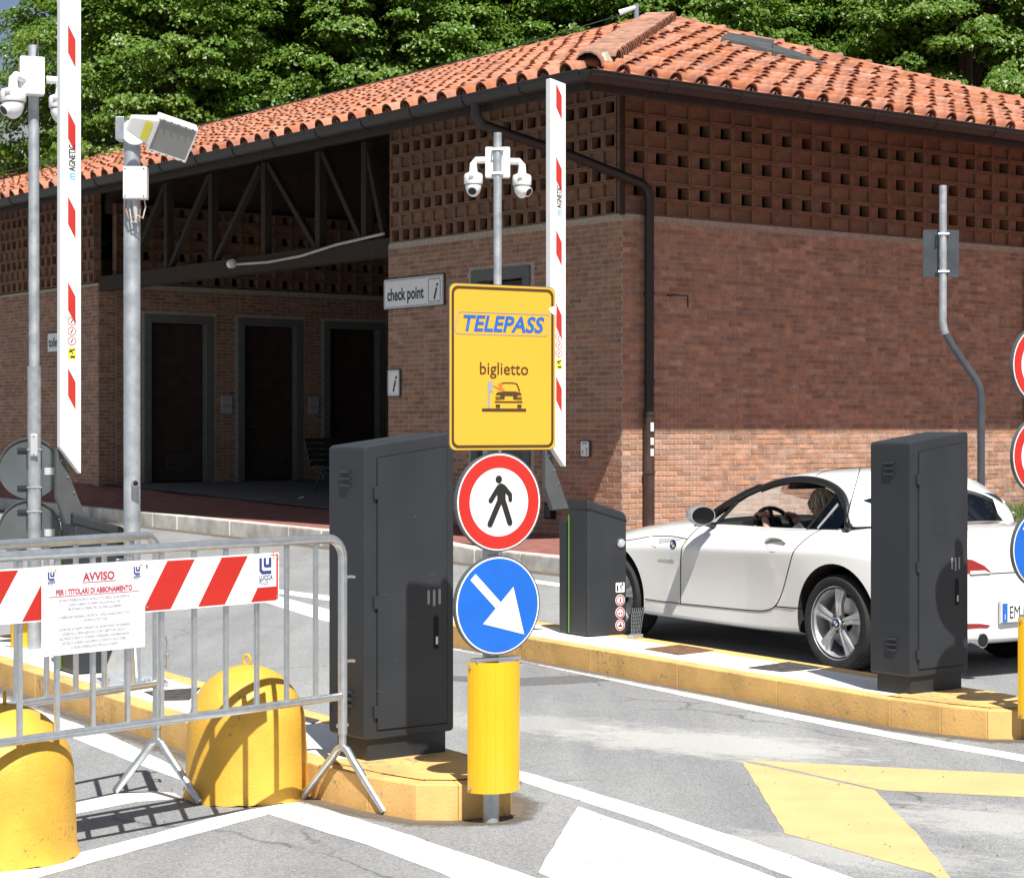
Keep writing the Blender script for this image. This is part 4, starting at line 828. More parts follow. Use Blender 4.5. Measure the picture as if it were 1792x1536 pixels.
# ------------------------------------------------------------------ barrier gates
def gate(P, label, stickers, x0=-.085, blen=2.72):
    e = thing('barrier_gate', label, 'barrier', P, LA, 'automatic barriers raised upright'); w, d, h = .34, .25, .95
    B().hexa([(0,0,0),(w,0,0),(w,d,0),(0,d,0),(0,0,h),(w,0,h-.10),(w,d,h-.10),(0,d,h)]).done('housing', 'anthracite', e, bevel=.022)
    B().hexa([(-.006,-.008,h-.055),(w+.006,-.008,h-.155),(w+.006,d+.004,h-.155),(-.006,d+.004,h-.055),(-.006,-.008,h+.012),(w*.9,-.008,h-.082),(w*.9,d+.004,h-.082),(-.006,d+.004,h+.012)]).done('lid', 'anthracite', e, bevel=.014)
    B().box((-.003, d-.02, h*.45), (.008,.007,h*.88)).done('light_strip', 'green_strip', e)
    B().box((.105, d+.065, .40), (.20,.11,.80)).done('rear_housing', 'anthracite', e, bevel=.012)
    B().lathe([(.034,0),(.034,-.008),(.028,-.012)], 24, (w-.055, -.002, h-.30), 'y').done('button_ring', 'chrome', e, smooth=True); B().lathe([(.026,0),(.022,-.004)], 20, (w-.055,-.014,h-.30), 'y').done('lock_cap', 'grey_plastic', e)
    bz = h+.35-.05; bw = .122
    # arm bracket
    B().prism([(x0-.008,bz+.10),(x0+.03,bz+.06),(x0+.085,bz-.10),(x0+.19,h-.05),(x0+.055,h-.06),(x0-.008,h+.10)], .04, .085, 'xz').done('arm_bracket', 'anthracite_edge', e, bevel=.006)
    for p in ((x0+.02,bz+.02),(x0+.06,bz-.08),(x0+.10,bz-.17)): B().lathe([(.007,0),(.005,-.006)], 8, (p[0],.039,p[1]), 'y').done('bolt', 'steel', e)
    top = bz+blen
    bo = B().prism([(x0-.005,bz+.10),(x0+bw-.008,bz-.055),(x0+bw,bz-.055),(x0+bw,top-.03),(x0-.005,top)], -.02, .038, 'xz').done('boom', 'boom_white', e, bevel=.008)
    z = top-.05
    for k in range(6 if blen > 3 else 5):
        zz = bz+.33+k*.507; a, c = x0+.042, x0+.088
        sheet('red_mark', [[(a,zz+.24),(a,zz+.075),(c,zz-.01),(c,zz+.155)]], -.0200, 'boom_red', bo, .0015)
    text('AGNETIC', .056, 'sign_black', bo, x0+.086, bz+1.735, -.0215, align='LEFT', vert=True, sx=.66, bold=.0012); text('m', .070, 'ink_cyan', bo, x0+.086, bz+1.68, -.0215, align='LEFT', vert=True, shear=.2, bold=.001, sx=.8); sheet('logo_bar', [[(x0+.091,bz+1.68),(x0+.094,bz+1.68),(x0+.094,bz+1.73),(x0+.091,bz+1.73)]], -.0200, 'ink_cyan', bo, .0012)
    for k in range(3):
        c = (x0+.065, bz+.785-.058*k+.06); ring('sticker_ring', disc(.026,24,c), disc(.021,24,c), -.0200, 'sign_red', bo, .0012); sheet('sticker_figure', [caps((c[0]-.006,c[1]-.01),(c[0]+.006,c[1]+.01),.006)], -.0205, 'sign_black', bo, .001)
    sheet('warning_sticker', [rrect(.05,.068,.003,(x0+.065,bz+.655))], -.0200, 'sticker_yellow', bo, .0012); sheet('warning_figure', [caps((x0+.05,bz+.665),(x0+.08,bz+.68),.008), rrect(.03,.012,.002,(x0+.07,bz+.635)), caps((x0+.055,bz+.68),(x0+.07,bz+.655),.006)], -.0214, 'sign_black', bo, .001)
    if stickers:
        sheet('pictogram_plate', [rrect(.075,.068,.006,(w-.06,.335))], 0, 'sign_white', e, .0015); sheet('pictogram', [rrect(.014,.04,.002,(w-.083,.33)), caps((w-.06,.34),(w-.035,.355),.008), caps((w-.055,.335),(w-.045,.315),.006), disc(.006,10,(w-.04,.362))], -.0018, 'sign_black', e, .001)
        for k in range(3):
            c = (w-.06, .245-.088*k); s_ = B().prism(disc(.04,28,c), -.0018, 0, 'xz').done('prohibition_disc', 'sign_white', e); ring('red_ring', disc(.036,28,c), disc(.027,28,c), -.0019, 'sign_red', s_, .001)
            if k == 0: q = [disc(.005,10,(c[0],c[1]+.016)), caps((c[0],c[1]+.008),(c[0],c[1]-.003),.008), caps((c[0],c[1]-.002),(c[0]-.007,c[1]-.02),.005), caps((c[0],c[1]-.002),(c[0]+.008,c[1]-.02),.005)]
            elif k == 1: q = [disc(.007,10,(c[0]-.010,c[1]-.006)), disc(.007,10,(c[0]+.011,c[1]-.006)), caps((c[0]-.009,c[1]-.004),(c[0]+.004,c[1]+.010),.003)]
            else: q = [caps((c[0]-.012,c[1]-.006),(c[0]+.012,c[1]-.006),.012), caps((c[0],c[1]),(c[0]+.002,c[1]+.014),.009)]
            for i, p in enumerate(q): sheet('figure', [p], -.0020-.0002*i, 'sign_black', s_, .001)
    return e
gate(lane(4.02,11.42,.15), 'raised barrier on the left island, behind the crowd fence', False, blen=3.2); gate(lane(7.80,11.58,.15), 'raised barrier beside the front of the white car', True, x0=-.315, blen=2.63)
# metal brush at the foot of the right barrier
e = thing('metal_brush', 'small upright metal brush at the foot of the right barrier', 'brush', lane(8.04,11.33,.15), LA)
B().box((0,0,.015), (.09,.05,.03)).done('base', 'galvanised', e, bevel=.004)
for k in range(7): B().tube([(-.036+k*.012,0,.03),(-.03+k*.016,.01,.15),(-.012+k*.017,.02,.21)], .0028, 5).done('wire', 'steel', e)
for k in range(6): B().box((.0+.004*k,.006+.002*k,.06+.024*k), (.08,.004,.004)).done('cross_wire', 'steel', e)

# ------------------------------------------------------------------ poles with cameras, lamp and old sign
def dome(e, x, y, z, out, r=.083, turn=0.):
    """wall-arm dome camera: elbow arm from (x,y,z) reaching out by vector out, dome hanging"""
    o = Vector(out); p = Vector((x,y,z)); q = p+o
    c = B().tube([p, p+o*.75, q+Vector((0,0,-.03)), q+Vector((0,0,-.10))], [.026,.026,.028,.034], 12).done('camera_arm', 'white_plastic', e, smooth=True)
    t = q+Vector((0,0,-.10)); B().lathe([(.03,.01),(r*.92,-.005),(r,-.02),(r,-.075),(r*.93,-.085)], 24, t).done('camera_cap', 'white_plastic', c, smooth=True)
    B().lathe([(r*.9,-.085),(r*.88,-.090)], 24, t).done('seal_ring', 'cable_dark', c)
    pr = [(r*.86*math.cos(a), -.09-r*1.25*math.sin(a)) for a in [k*math.pi/2/9 for k in range(10)]]; B().lathe(pr, 24, t).done('camera_dome', 'white_plastic', c, smooth=True)
    d = Vector((math.sin(turn), -math.cos(turn)*.75, -.55)).normalized(); m = t+Vector((0,0,-.10)); B().tube([m+d*r*.45, m+d*r*1.05], [.034,.040], 14).done('lens_tube', 'white_plastic', c, smooth=True); B().tube([m+d*r*1.0, m+d*r*1.06], .031, 14).done('lens', 'lens_black', c, smooth=True)
    B().box(t+Vector((-r*.2,-r*.98,-.035)), (.035,.012,.018)).done('name_tag', 'print_grey', c)
cp = thing('camera_pole', 'grey camera pole on the left edge carrying the backs of two round signs', 'camera pole', G(60,1174), 0.)
B().tube([(0,0,-.1),(0,0,2.0),(0,0,2.02)], [.044,.044,.047], 18).done('lower_pole', 'galvanised_pole', cp, smooth=True); B().tube([(0,0,2.0),(-.005,0,4.15)], .035, 18).done('upper_pole', 'galvanised_pole', cp, smooth=True)
B().box((.005,-.09,3.93), (.16,.10,.25), Matrix.Rotation(R(20),3,'Z')).done('camera_box', 'white_plastic', cp, bevel=.012)
dome(cp, -.035, -.14, 3.90, (-.045,-.10,.02), turn=-.6); dome(cp, .085, -.02, 3.92, (.085,.03,.0), r=.075, turn=.6)
B().tube([(.02,-.03,4.05),(.035,-.06,4.12),(.03,-.02,4.18),(.0,0,4.12)], .006, 6).done('cable_loop', 'cable_dark', cp)
B().box((.012,-.054,1.50), (.05,.022,.15)).done('label_plate', 'grey_plastic', cp, bevel=.01)
for dz in (-.06,.06): B().lathe([(.005,0),(.004,-.006)], 8, (.012,-.065,1.50+dz), 'y').done('screw', 'steel', cp)
def back_sign(e, z, x=-.03):
    a = Matrix.Rotation(LA*.35,4,'Z'); pl = B().prism(disc(.2,48,(x,z)), .055, .060, 'xz').done('sign_plate', 'sign_back', e); pl.rotation_euler = (0,0,R(14))
    b = B(); o_, i_ = disc(.203,48,(x,z)), disc(.196,48,(x,z)); A = [[b.bm.verts.new((p[0], w, p[1])) for p in q] for q in (o_, i_) for w in (.042,.062)]
    for k in range(48):
        j = (k+1)%48
        for a_, c_ in ((0,2),(1,3),(0,1),(2,3)): b.bm.faces.new((A[a_][k],A[a_][j],A[c_][j],A[c_][k]))
    b.done('rim', 'sign_back', pl)
    for dz in (-.125,.125):
        B().box((x,.048,z+dz), (.16,.016,.022)).done('rail', 'anthracite', pl); B().tube([(-.047,.03,z+dz),(-.047,-.03,z+dz),(0,-.049,z+dz),(.047,-.03,z+dz),(.047,.03,z+dz)], .0035, 6).done('clamp', 'galvanised_pole', pl)
    sheet('foil_label', [rrect(.07,.05,.004,(.10,z-.02))], .0545, 'print_grey', pl)
    for k in range(4): sheet('label_print', [rrect(.055,.005,.001,(.10,z-.005-.011*k))], .053, 'paper', pl)
back_sign(cp, 1.345); back_sign(cp, .935)
d_ = delineator(cp, .14, .42, -.02, back=True, r=.075); d_.location = (-.09,0,0)
cp2 = thing('camera_pole', 'thin grey pole with two dome cameras rising behind the TELEPASS sign', 'camera pole', lane(7.87,12.9,.15), 0.)
B().tube([(0,0,-.1),(0,0,3.70)], .031, 16).done('pole', 'galvanised_pole', cp2, smooth=True); B().box((0,.055,3.48), (.19,.07,.235)).done('camera_box', 'white_plastic', cp2, bevel=.012)
for s in (-.09,.09): B().tube([(-.04,.02,3.48+s),(-.037,-.034,3.48+s),(.037,-.034,3.48+s),(.04,.02,3.48+s)], .007, 6).done('clamp', 'steel', cp2)
dome(cp2, -.09, .055, 3.50, (-.095,0,.0), r=.072, turn=-.1); dome(cp2, .09, .055, 3.49, (.095,0,.0), r=.072, turn=.8)
# lamp pole on the left island
lp = thing('lamp_pole', 'thick galvanised pole with floodlight and white junction box on the left island', 'lamp pole', G(231,1196,.15), 0.)
B().tube([(0,0,0),(0,0,3.22)], .0475, 22).done('pole', 'galvanised_pole', lp, smooth=True); B().box((0,0,.012), (.36,.36,.024), Matrix.Rotation(R(20),3,'Z')).done('base_plate', 'galvanised', lp, bevel=.004)
for k in range(4):
    a = R(20+90*k); v = Vector((math.cos(a),math.sin(a),0)); n_ = Vector((-v.y,v.x,0))*.005; q = [v*.045, v*.165, v*.165+Vector((0,0,.03)), v*.045+Vector((0,0,.34))]; q = [p+Vector((0,0,.024)) for p in q]
    B().hexa([q[0]-n_,q[1]-n_,q[2]-n_,q[3]-n_,q[0]+n_,q[1]+n_,q[2]+n_,q[3]+n_]).done('gusset', 'galvanised', lp)
    B().lathe([(.014,0),(.014,.02)], 6, v*.15+Vector((n_.x*12,n_.y*12,.024))).done('anchor_bolt', 'steel', lp)
B().tube([(.026,-.04,1.155),(.04,-.10,1.15)], .022, 14).done('pipe_stub', 'galvanised', lp, smooth=True); B().tube([(.0397,-.099,1.15),(.0402,-.1015,1.15)], .015, 12).done('stub_hole', 'dark_gap', lp)
B().box((.038,-.085,2.855), (.135,.075,.185)).done('junction_box', 'white_plastic', lp, bevel=.008); jb = B().box((.038,-.125,2.855), (.128,.006,.178)).done('box_lid', 'white_plastic', lp, bevel=.003)
for sx in (-1,1):
    for sz in (-1,1): B().lathe([(.005,0),(.004,-.003)], 8, (.038+sx*.053,-.128,2.855+sz*.078), 'y').done('screw', 'cable_dark', jb)
B().tube([(.03,-.08,2.77),(.035,-.085,2.70),(.04,-.085,2.63)], [.02,.014,.008], 10).done('cable_gland', 'grey_plastic', lp, smooth=True)
for k, (dx, dz) in enumerate(((-.045,.10),(-.025,.13),(.03,.12),(.055,.09),(.01,.12))): B().tube([(.03+dx,-.08,2.765),(.03+dx*1.15,-.085,2.72),(.035+dx*.8,-.09,2.70-dz*.5),(.04,-.088,2.765-dz)], .0045, 6).done('cable', ('cable' if k % 2 else 'hip_tile'), lp)
# floodlight head: wedge housing tilted forward to the right
B().box((-.055,-.02,3.17), (.05,.13,.13)).done('mount_clamp', 'galvanised', lp, bevel=.004); B().lathe([(.075,-.012),(.075,.012)], 26, (.03,-.06,3.15), 'y').done('pivot_disc', 'white_plastic', lp, bevel=.003)
fh = bpy.data.objects.new('floodlight', None)
M = Matrix.Translation((.245,-.10,3.115)) @ Matrix.Rotation(R(27),4,'Y') @ Matrix.Rotation(R(22),4,'X') @ Matrix.Rotation(R(26),4,'Z')
b = B().box((0,0,0), (.27,.10,.24)); b.hexa([(-.30,-.02,-.05),(-.12,-.05,-.10),(-.12,.05,-.10),(-.30,.02,-.05),(-.30,-.02,.05),(-.12,-.05,.10),(-.12,.05,.10),(-.30,.02,.05)]); fl = b.done('floodlight_housing', 'white_plastic', lp, bevel=.008); fl.matrix_basis = M
b = B(); b.box((0,-.053,0), (.255,.004,.225)); pm('lamp_glass', (.27,.275,.28), .3, var=.03); b.done('front_glass', 'lamp_glass', fl); fl.scale = (.86,.86,.86)
ring('front_frame', rrect(.27,.24,.006), rrect(.25,.22,.006), -.0555, 'white_plastic', fl, .004)
for k in range(5):
    for sz in (-1,1): B().box((-.1+k*.05,-.060,sz*.115), (.012,.006,.006)).done('clip', 'cable_dark', fl)
sheet('warning_label', [rrect(.05,.13,.003,(-.18,.0))], -.046, 'sticker_yellow', fl)
# bent pole with sign backs behind the car
bp_ = thing('bent_pole', 'cranked grey pole with a folded sign seen from behind, beside the car', 'sign pole', (4.24,18.0,.17), 0.)
pm('pole_dark', (.085,.095,.108), .35, metal=.4, var=.1)
B().tube([(0,0,-.1),(0,0,1.72),(-.012,0,1.80),(-.05,0,1.88),(-.26,0,2.18),(-.32,0,2.29)], .0345, 16).done('lower_pole', 'pole_dark', bp_, smooth=True)
B().tube([(-.32,0,2.29),(-.338,0,2.34),(-.345,0,2.40),(-.345,0,3.63)], .0346, 16).done('upper_pole', 'galvanised_pole', bp_, smooth=True)
for s, a in ((-1,R(-32)),(1,R(32))): B().box((-.345+s*.085, .055+.03*0, 3.02), (.165,.006,.43), Matrix.Rotation(a*.6,3,'Z')).done('sign_plate', 'pole_dark', bp_, bevel=.002)
for z in (2.85,3.19): B().tube([(-.40,.05,z),(-.385,-.036,z),(-.305,-.036,z),(-.29,.05,z)], .009, 6).done('clamp', 'steel', bp_)

# ------------------------------------------------------------------ yellow concrete blocks
def bollard(P, label, rz):
    e = thing('concrete_bollard', label, 'bollard', P, rz, 'yellow domed concrete blocks'); b = B(); r = .268
    prof = [(.02,.0),(r+.012,.0),(r+.010,.012),(r,.05),(r-.004,.2),(r-.010,.30)]+[(math.cos(a)*(r-.010), .30+math.sin(a)*.275) for a in [k*math.pi/2/12 for k in range(1,12)]]+[(.012,.575)]
    b.lathe(prof, 48)
    for v in b.bm.verts:
        if v.co.z < .03: v.co.z += random.uniform(-.004,.010); v.co.x *= 1+random.uniform(-.012,.006); v.co.y *= 1+random.uniform(-.012,.006)
    b.done('block', 'yellow_concrete', e, smooth=True)
    B().tube([(0,.017*math.cos(a),.575+.020+.023*math.sin(a)) for a in [R(-70+k*320/14) for k in range(15)]], .0065, 8).done('lifting_ring', 'yellow_concrete', e, smooth=True)
bollard(G(8,1497), 'yellow domed concrete block at the left edge of the picture', .3); bollard(G(432,1391), 'yellow domed concrete block beside the dark cabinet', 1.2)

# ------------------------------------------------------------------ crowd fences
def fence(P, rz, label, L, zb, zt, nb, first, sp_, foot, far=True):
    e = thing('crowd_fence', label, 'fence', P, rz, 'galvanised crowd control fences'); r = .020; rc = .085
    path = [(0,0,.31),(0,0,zt-rc)]+[(-rc+rc*math.cos(a), 0, zt-rc+rc*math.sin(a)) for a in [R(k*15) for k in range(1,7)]]+[(-L+rc,0,zt)]+[(-L+rc-rc*math.sin(a), 0, zt-rc+rc*math.cos(a)) for a in [R(k*15) for k in range(1,7)]]+[(-L,0,.31)]
    B().tube(path, r, 14).done('frame', 'galvanised', e, smooth=True); B().tube([(-.01,0,zb),(-L+.01,0,zb)], .017, 12).done('bottom_rail', 'galvanised', e, smooth=True)
    me = B().box((0,0,(zb+zt)/2), (.019,.017,zt-zb-.01)).mesh('bar', 'galvanised', bevel=.003)
    for k in range(nb): link('bar', me, e, (-first-k*sp_,0,0))
    for x in (0,-L):
        B().tube([(x,0,.34),(x,0,.26)], .0165, 10).done('foot_socket', 'galvanised', e, smooth=True)
        f = foot; pth = [(x,-f,.012),(x,-.055,.215),(x,-.03,.245),(x,0,.258),(x,.03,.245),(x,.055,.215),(x,f,.012)]; B().tube(pth, .0175, 12).done('foot', 'galvanised', e, smooth=True)
        for s in (-1,1): B().lathe([(.009,0),(.009,.010),(.004,.013)], 8, (x+s*.018-(.0 if s > 0 else .012),0,.35), 'x').done('bolt', 'steel', e)
    for z in (.62,.98): B().tube([(.018,0,z),(.05,0,z),(.068,0,z-.003)], .007, 8).done('hook_pin', 'galvanised', e, smooth=True)
    return e
fz = math.atan2(.742,.67)
f1 = fence(Vector((-.722,8.49,0)), fz, 'near crowd fence carrying the red and white board', 2.3, .473, 1.148, 13, .155, .162, .255)
f2 = fence(Vector((-1.545,8.67,0)), math.atan2(.83,.556), 'farther crowd fence ending behind the notice sheet', 2.1, .505, 1.15, 12, .155, .162, .25)
B().tube([(.03,0,.70),(.055,0,.70),(.062,0,.68),(.062,0,.56)], .006, 8).done('hook', 'galvanised', f2, smooth=True)
# red and white board hung on the near fence
e = thing('warning_board', 'red and white striped board fixed along the near fence', 'board', f1.location, fz); t0, t1, zb_, zt_ = -2.05, -.385, .905, 1.105
B().box(((t0+t1)/2,-.028,(zb_+zt_)/2), (t1-t0,.004,zt_-zb_)).done('board', 'sign_white', e)
def clipx(poly, a, c):
    def half(P, f):
        o_ = []
        for i in range(len(P)):
            p, q = P[i-1], P[i]; fp, fq = f(p), f(q)
            if (fp >= 0) != (fq >= 0): t = fp/(fp-fq); o_.append((p[0]+(q[0]-p[0])*t, p[1]+(q[1]-p[1])*t))
            if fq >= 0: o_.append(q)
        return o_
    return half(half(poly, lambda p: p[0]-a), lambda p: c-p[0])
zb2, zt2 = zb_+.006, zt_-.006
xs_ = -.40-.135
for k in range(8):
    x0 = -.535-k*.272+.0
    for nm, p in (('red_stripe', [(x0-.0,zb2),(x0+.135,zb2),(x0+.255,zt2),(x0+.12,zt2)]),):
        p = clipx(p, t0+.006, t1-.006)
        if len(p) > 2: sheet(nm, [p], -.030, 'sign_red', e)
lg = (-.452, 1.03); sheet('logo_patch', [[(lg[0]-.055,lg[1]-.063),(lg[0]+.05,lg[1]-.063),(lg[0]+.05,lg[1]+.07),(lg[0]-.055,lg[1]+.07)]], -.0315, 'sign_white', e)
def logo(e, c, s, y):
    x, z = c; q = lambda pts: [(x+a*s, z+b_*s) for a, b_ in pts]
    sheet('logo_letters', [q([(-.045,.055),(-.03,.055),(-.03,.005),(-.022,-.002),(.025,-.002),(.025,-.017),(-.03,-.017),(-.045,-.002)]), q([(-.02,.055),(-.006,.055),(-.006,.026),(.010,.026),(.010,.055),(.025,.055),(.025,.012),(-.012,.012),(-.02,.02)])], y, 'ink_blue', e, .0008)
    sheet('logo_plus', [q([(.018,.064),(.056,.064),(.056,.068),(.018,.068)]), q([(.034,.045),(.038,.045),(.038,.0635),(.034,.0635)]), q([(.034,.0685),(.038,.0685),(.038,.088),(.034,.088)])], y, 'print_orange', e, .0008)
    text('LUCCA', .027*s, 'ink_blue', e, x-.046*s, z-.041*s, y-.001, align='LEFT', sx=.88, name='logo_text', bold=.0006); text('PLUS', .027*s, 'ink_blue', e, x-.046*s, z-.062*s, y-.001, align='LEFT', sx=.88, name='logo_text')
logo(e, (lg[0], lg[1]+.006), .92, -.0330)
for x in (-.395,-1.06,-1.40):
    for z in (.925,1.085): B().lathe([(.006,0),(.004,-.004)], 8, (x,-.031,z), 'y').done('rivet', 'steel', e)
# notice sheet in front of the board
e = thing('notice_sheet', 'white AVVISO notice sheet with red heading hung over the striped board', 'notice', f1.location, fz); x0, x1, z0, z1 = -1.545,-1.075,.775,1.108; xc = (x0+x1)/2
B().hexa([(x0,-.040,z0),(x1,-.040,z0-.0),(x1,-.037,z0),(x0,-.037,z0),(x0,-.040,z1),(x1,-.040,z1),(x1,-.037,z1),(x0,-.037,z1)]).done('sheet', 'paper', e)
text('AVVISO', .042, 'print_red', e, xc+.02, 1.045, -.0412, sx=1.0, bold=.0014); sheet('underline', [[(xc-.055,1.037),(xc+.098,1.037),(xc+.098,1.0395),(xc-.055,1.0395)]], -.0402, 'print_red', e, .0008)
text('PER I TITOLARI DI ABBONAMENTO', .0275, 'print_red', e, xc, .998, -.0412, sx=.80, bold=.0010); sheet('underline', [[(xc-.205,.991),(xc+.205,.991),(xc+.205,.993),(xc-.205,.993)]], -.0402, 'print_red', e, .0008)
lines = ["DA OGGI E' POSSIBILE RECARSI IN VIA DELLE CITTA' GEMELLE, 162 NEI GIORNI DA", "LUNEDI' A SABATO IN ORARIO DALLE 8.30 ALLE 15.30,", "PER RITIRARE LA TESSERA PER L'ACCESSO ALLE SBARRE", "", "LA TESSERA SARA' NECESSARIA A PARTIRE DAL 10 APRILE QUANDO SARA' ATTIVATO", "IL \"SISTEMA IN STRUTTURA\"", "", "I LAVORATORI AUTONOMI E DIPENDENTI DEL CENTRO STORICO CHE VORRANNO", "GODERE DELLA TARIFFA AGEVOLATA, OLTRE A LIBRETTO DEL VEICOLO E", "DOCUMENTO DI IDENTITA', DOVRANNO CONSEGNARE LA DICHIARAZIONE DEL", "DATORE DI LAVORO E DOCUMENTO DI IDENTITA' DELLO STESSO", "O VISURA CAMERALE SOLO PER GLI AUTONOMI"]
zz = .972
for ln in lines:
    if ln: text(ln, .0140, 'ink_grey', e, xc, zz, -.0412,  sx=(.62 if len(ln) > 60 else .70))
    zz -= .0172 if ln else .011
logo(e, (x0+.045, 1.062), .42, -.0402); logo(e, (x1-.035, 1.062), .42, -.0402)

# ------------------------------------------------------------------ white roadster (x forward, y left, rear axle at x = 0)
CO = Vector((2.876,13.668,0)); CR = R(123)
car = thing('roadster', 'white two-seat roadster with silver five-spoke wheels waiting in the lane', 'car', CO, CR)
ST = [(-.875,[(.40,.26),(.50,.31),(.56,.40),(.58,.50),(.58,.64),(.53,.76),(.32,.81)],.825),
 (-.83,[(.55,.225),(.66,.285),(.71,.39),(.73,.52),(.72,.69),(.64,.85),(.38,.91)],.928),
 (-.70,[(.64,.21),(.77,.275),(.81,.385),(.83,.53),(.815,.73),(.71,.893),(.40,.948)],.966),
 (-.40,[(.68,.195),(.84,.265),(.87,.38),(.885,.55),(.87,.77),(.765,.93),(.45,.978)],.995),
 (-.15,[(.68,.185),(.865,.26),(.885,.38),(.90,.57),(.89,.79),(.79,.945),(.5,.978)],.99),
 (.15,[(.68,.18),(.865,.25),(.88,.37),(.893,.57),(.89,.79),(.795,.945),(.55,.955)],.955),
 (.45,[(.68,.17),(.862,.225),(.865,.34),(.872,.55),(.888,.775),(.79,.925),(.6,.93)],.93),
 (.85,[(.68,.165),(.858,.215),(.852,.325),(.850,.53),(.882,.765),(.785,.915),(.6,.925)],.925),
 (1.3,[(.68,.165),(.855,.215),(.848,.325),(.845,.53),(.878,.75),(.78,.91),(.6,.94)],.945),
 (1.7,[(.68,.165),(.858,.215),(.855,.325),(.852,.53),(.872,.74),(.775,.895),(.55,.955)],.975),
 (2.1,[(.68,.17),(.864,.22),(.868,.335),(.872,.53),(.872,.725),(.765,.865),(.5,.925)],.945),
 (2.5,[(.68,.175),(.868,.225),(.88,.345),(.886,.53),(.865,.705),(.735,.83),(.45,.872)],.885),
 (2.9,[(.64,.18),(.815,.24),(.838,.345),(.84,.50),(.80,.66),(.66,.765),(.4,.80)],.81),
 (3.2,[(.5,.19),(.65,.25),(.69,.345),(.69,.47),(.64,.60),(.51,.685),(.3,.715)],.722),
 (3.37,[(.32,.22),(.40,.28),(.43,.36),(.43,.45),(.39,.54),(.31,.60),(.2,.62)],.63)]
b = B(); rings = []
for x, hp, zt in ST:
    loop = [(x,0,hp[0][1])]+[(x,y,z) for y, z in hp]+[(x,0,zt)]+[(x,-y,z) for y, z in hp[::-1]]; rings.append([b.bm.verts.new(p) for p in loop])
n = len(rings[0])
for A, C in zip(rings, rings[1:]):
    for k in range(n): b.bm.faces.new((A[k],A[(k+1)%n],C[(k+1)%n],C[k]))
for rg in (rings[0], rings[-1]):
    m = n//2
    for k in range(m): 
        a_, b_, c_, d_ = rg[k], rg[k+1], rg[(n-k-1)%n], rg[(n-k)%n]
        vs = [v for i, v in enumerate((a_,b_,c_,d_)) if v not in (a_,b_,c_,d_)[:i]]
        if len(vs) > 2: b.bm.faces.new(vs)
body = b.done('body', 'car_paint', None, smooth='all')
bmx = bmesh.new(); bmx.from_mesh(body.data); cr_ = bmx.edges.layers.float.new('crease_edge')
xi = [s[0] for s in ST]
for e_ in bmx.edges:                                     # keep the shoulder and sill lines crisp
    z_ = [v.co for v in e_.verts]
    if abs(z_[0].x-z_[1].x) > .05:
        for s in ST:
            pass
        for (x, hp, zt) in ST:
            if abs(x-z_[0].x) < 1e-4:
                d5 = min((abs(abs(z_[0].y)-hp[i][0])+abs(z_[0].z-hp[i][1]), i) for i in range(7))
                if d5[0] < 1e-3 and d5[1] == 4: e_[cr_] = .75
                if d5[0] < 1e-3 and d5[1] == 1: e_[cr_] = .6
                if d5[0] < 1e-3 and d5[1] == 2: e_[cr_] = .6
bmx.to_mesh(body.data); bmx.free()
ss = body.modifiers.new('s', 'SUBSURF'); ss.levels = 3; ss.render_levels = 3
def cutter(bb, mat='car_inside'):
    o = bb.done('cut', mat); m = body.modifiers.new('b', 'BOOLEAN'); m.operation = 'DIFFERENCE'; m.object = o; m.solver = 'EXACT'
    try: m.material_mode = 'TRANSFER'
    except Exception: pass
    return o
cuts = []
for xa, rr in ((0,.385),(2.496,.375)):
    for s in (1,-1): cuts.append(cutter(B().lathe([(rr,0),(rr,.60)], 48, (xa,.38 if s > 0 else -.98,.33), 'y')))
cuts.append(cutter(B().prism([(.10,-.70),(1.5,-.70),(1.62,-.5),(1.62,.5),(1.5,.70),(.10,.70),(.02,.5),(.02,-.5)], .45, 1.3, 'xy')))
bpy.context.view_layer.update(); dg = bpy.context.evaluated_depsgraph_get()
me = bpy.data.meshes.new_from_object(body.evaluated_get(dg))
bpy.data.objects.remove(body)
for c in cuts: bpy.data.objects.remove(c)
me.polygons.foreach_set('use_smooth', [True]*len(me.polygons)); me.set_sharp_from_angle(angle=R(35)); me.name = 'body'
body = link('body', me, car)
BV = BVHTree.FromPolygons([v.co.copy() for v in me.vertices], [tuple(p.vertices) for p in me.polygons])
def hit(x, z, out=0.002, s=1):
    r_ = BV.ray_cast(Vector((x, 2*s, z)), Vector((0,-s,0)))
    return (r_[0]+r_[1]*out) if r_[0] is not None else Vector((x,.87*s,z))
def hit_top(x, y, out=.002):
    r_ = BV.ray_cast(Vector((x, y, 2)), Vector((0,0,-1))); return r_[0]+r_[1]*out
def hit_rear(y, z, out=.002):
    r_ = BV.ray_cast(Vector((-2, y, z)), Vector((1,0,0))); return (r_[0]+r_[1]*out) if r_[0] is not None else Vector((-.87,y,z))
def dens(pts, m=6):
    o = []
    for p, q in zip(pts, pts[1:]): o += [tuple(Vector(p).lerp(Vector(q), k/m)) for k in range(m)]
    return o+[pts[-1]]
def smooth2(pts, it=2):
    for _ in range(it):
        o = [pts[0]]
        for p, q in zip(pts, pts[1:]): o += [tuple(Vector(p)*.75+Vector(q)*.25), tuple(Vector(p)*.25+Vector(q)*.75)]
        pts = o+[pts[-1]]
    return pts
def seam(pts, name, r=.0042, mat='dark_gap', par=None):
    for s in (1,-1):
        B().tube([hit(x, z, .0, s) for x, z in dens(smooth2(pts), 2)], r, 5).done(name, mat, par or body)
DF = [(1.60,.885),(1.66,.73),(1.69,.56),(1.69,.325)]; DRr = [(.28,.93),(.40,.79),(.47,.64),(.55,.47),(.62,.385),(.70,.352),(.85,.335),(1.69,.325)]
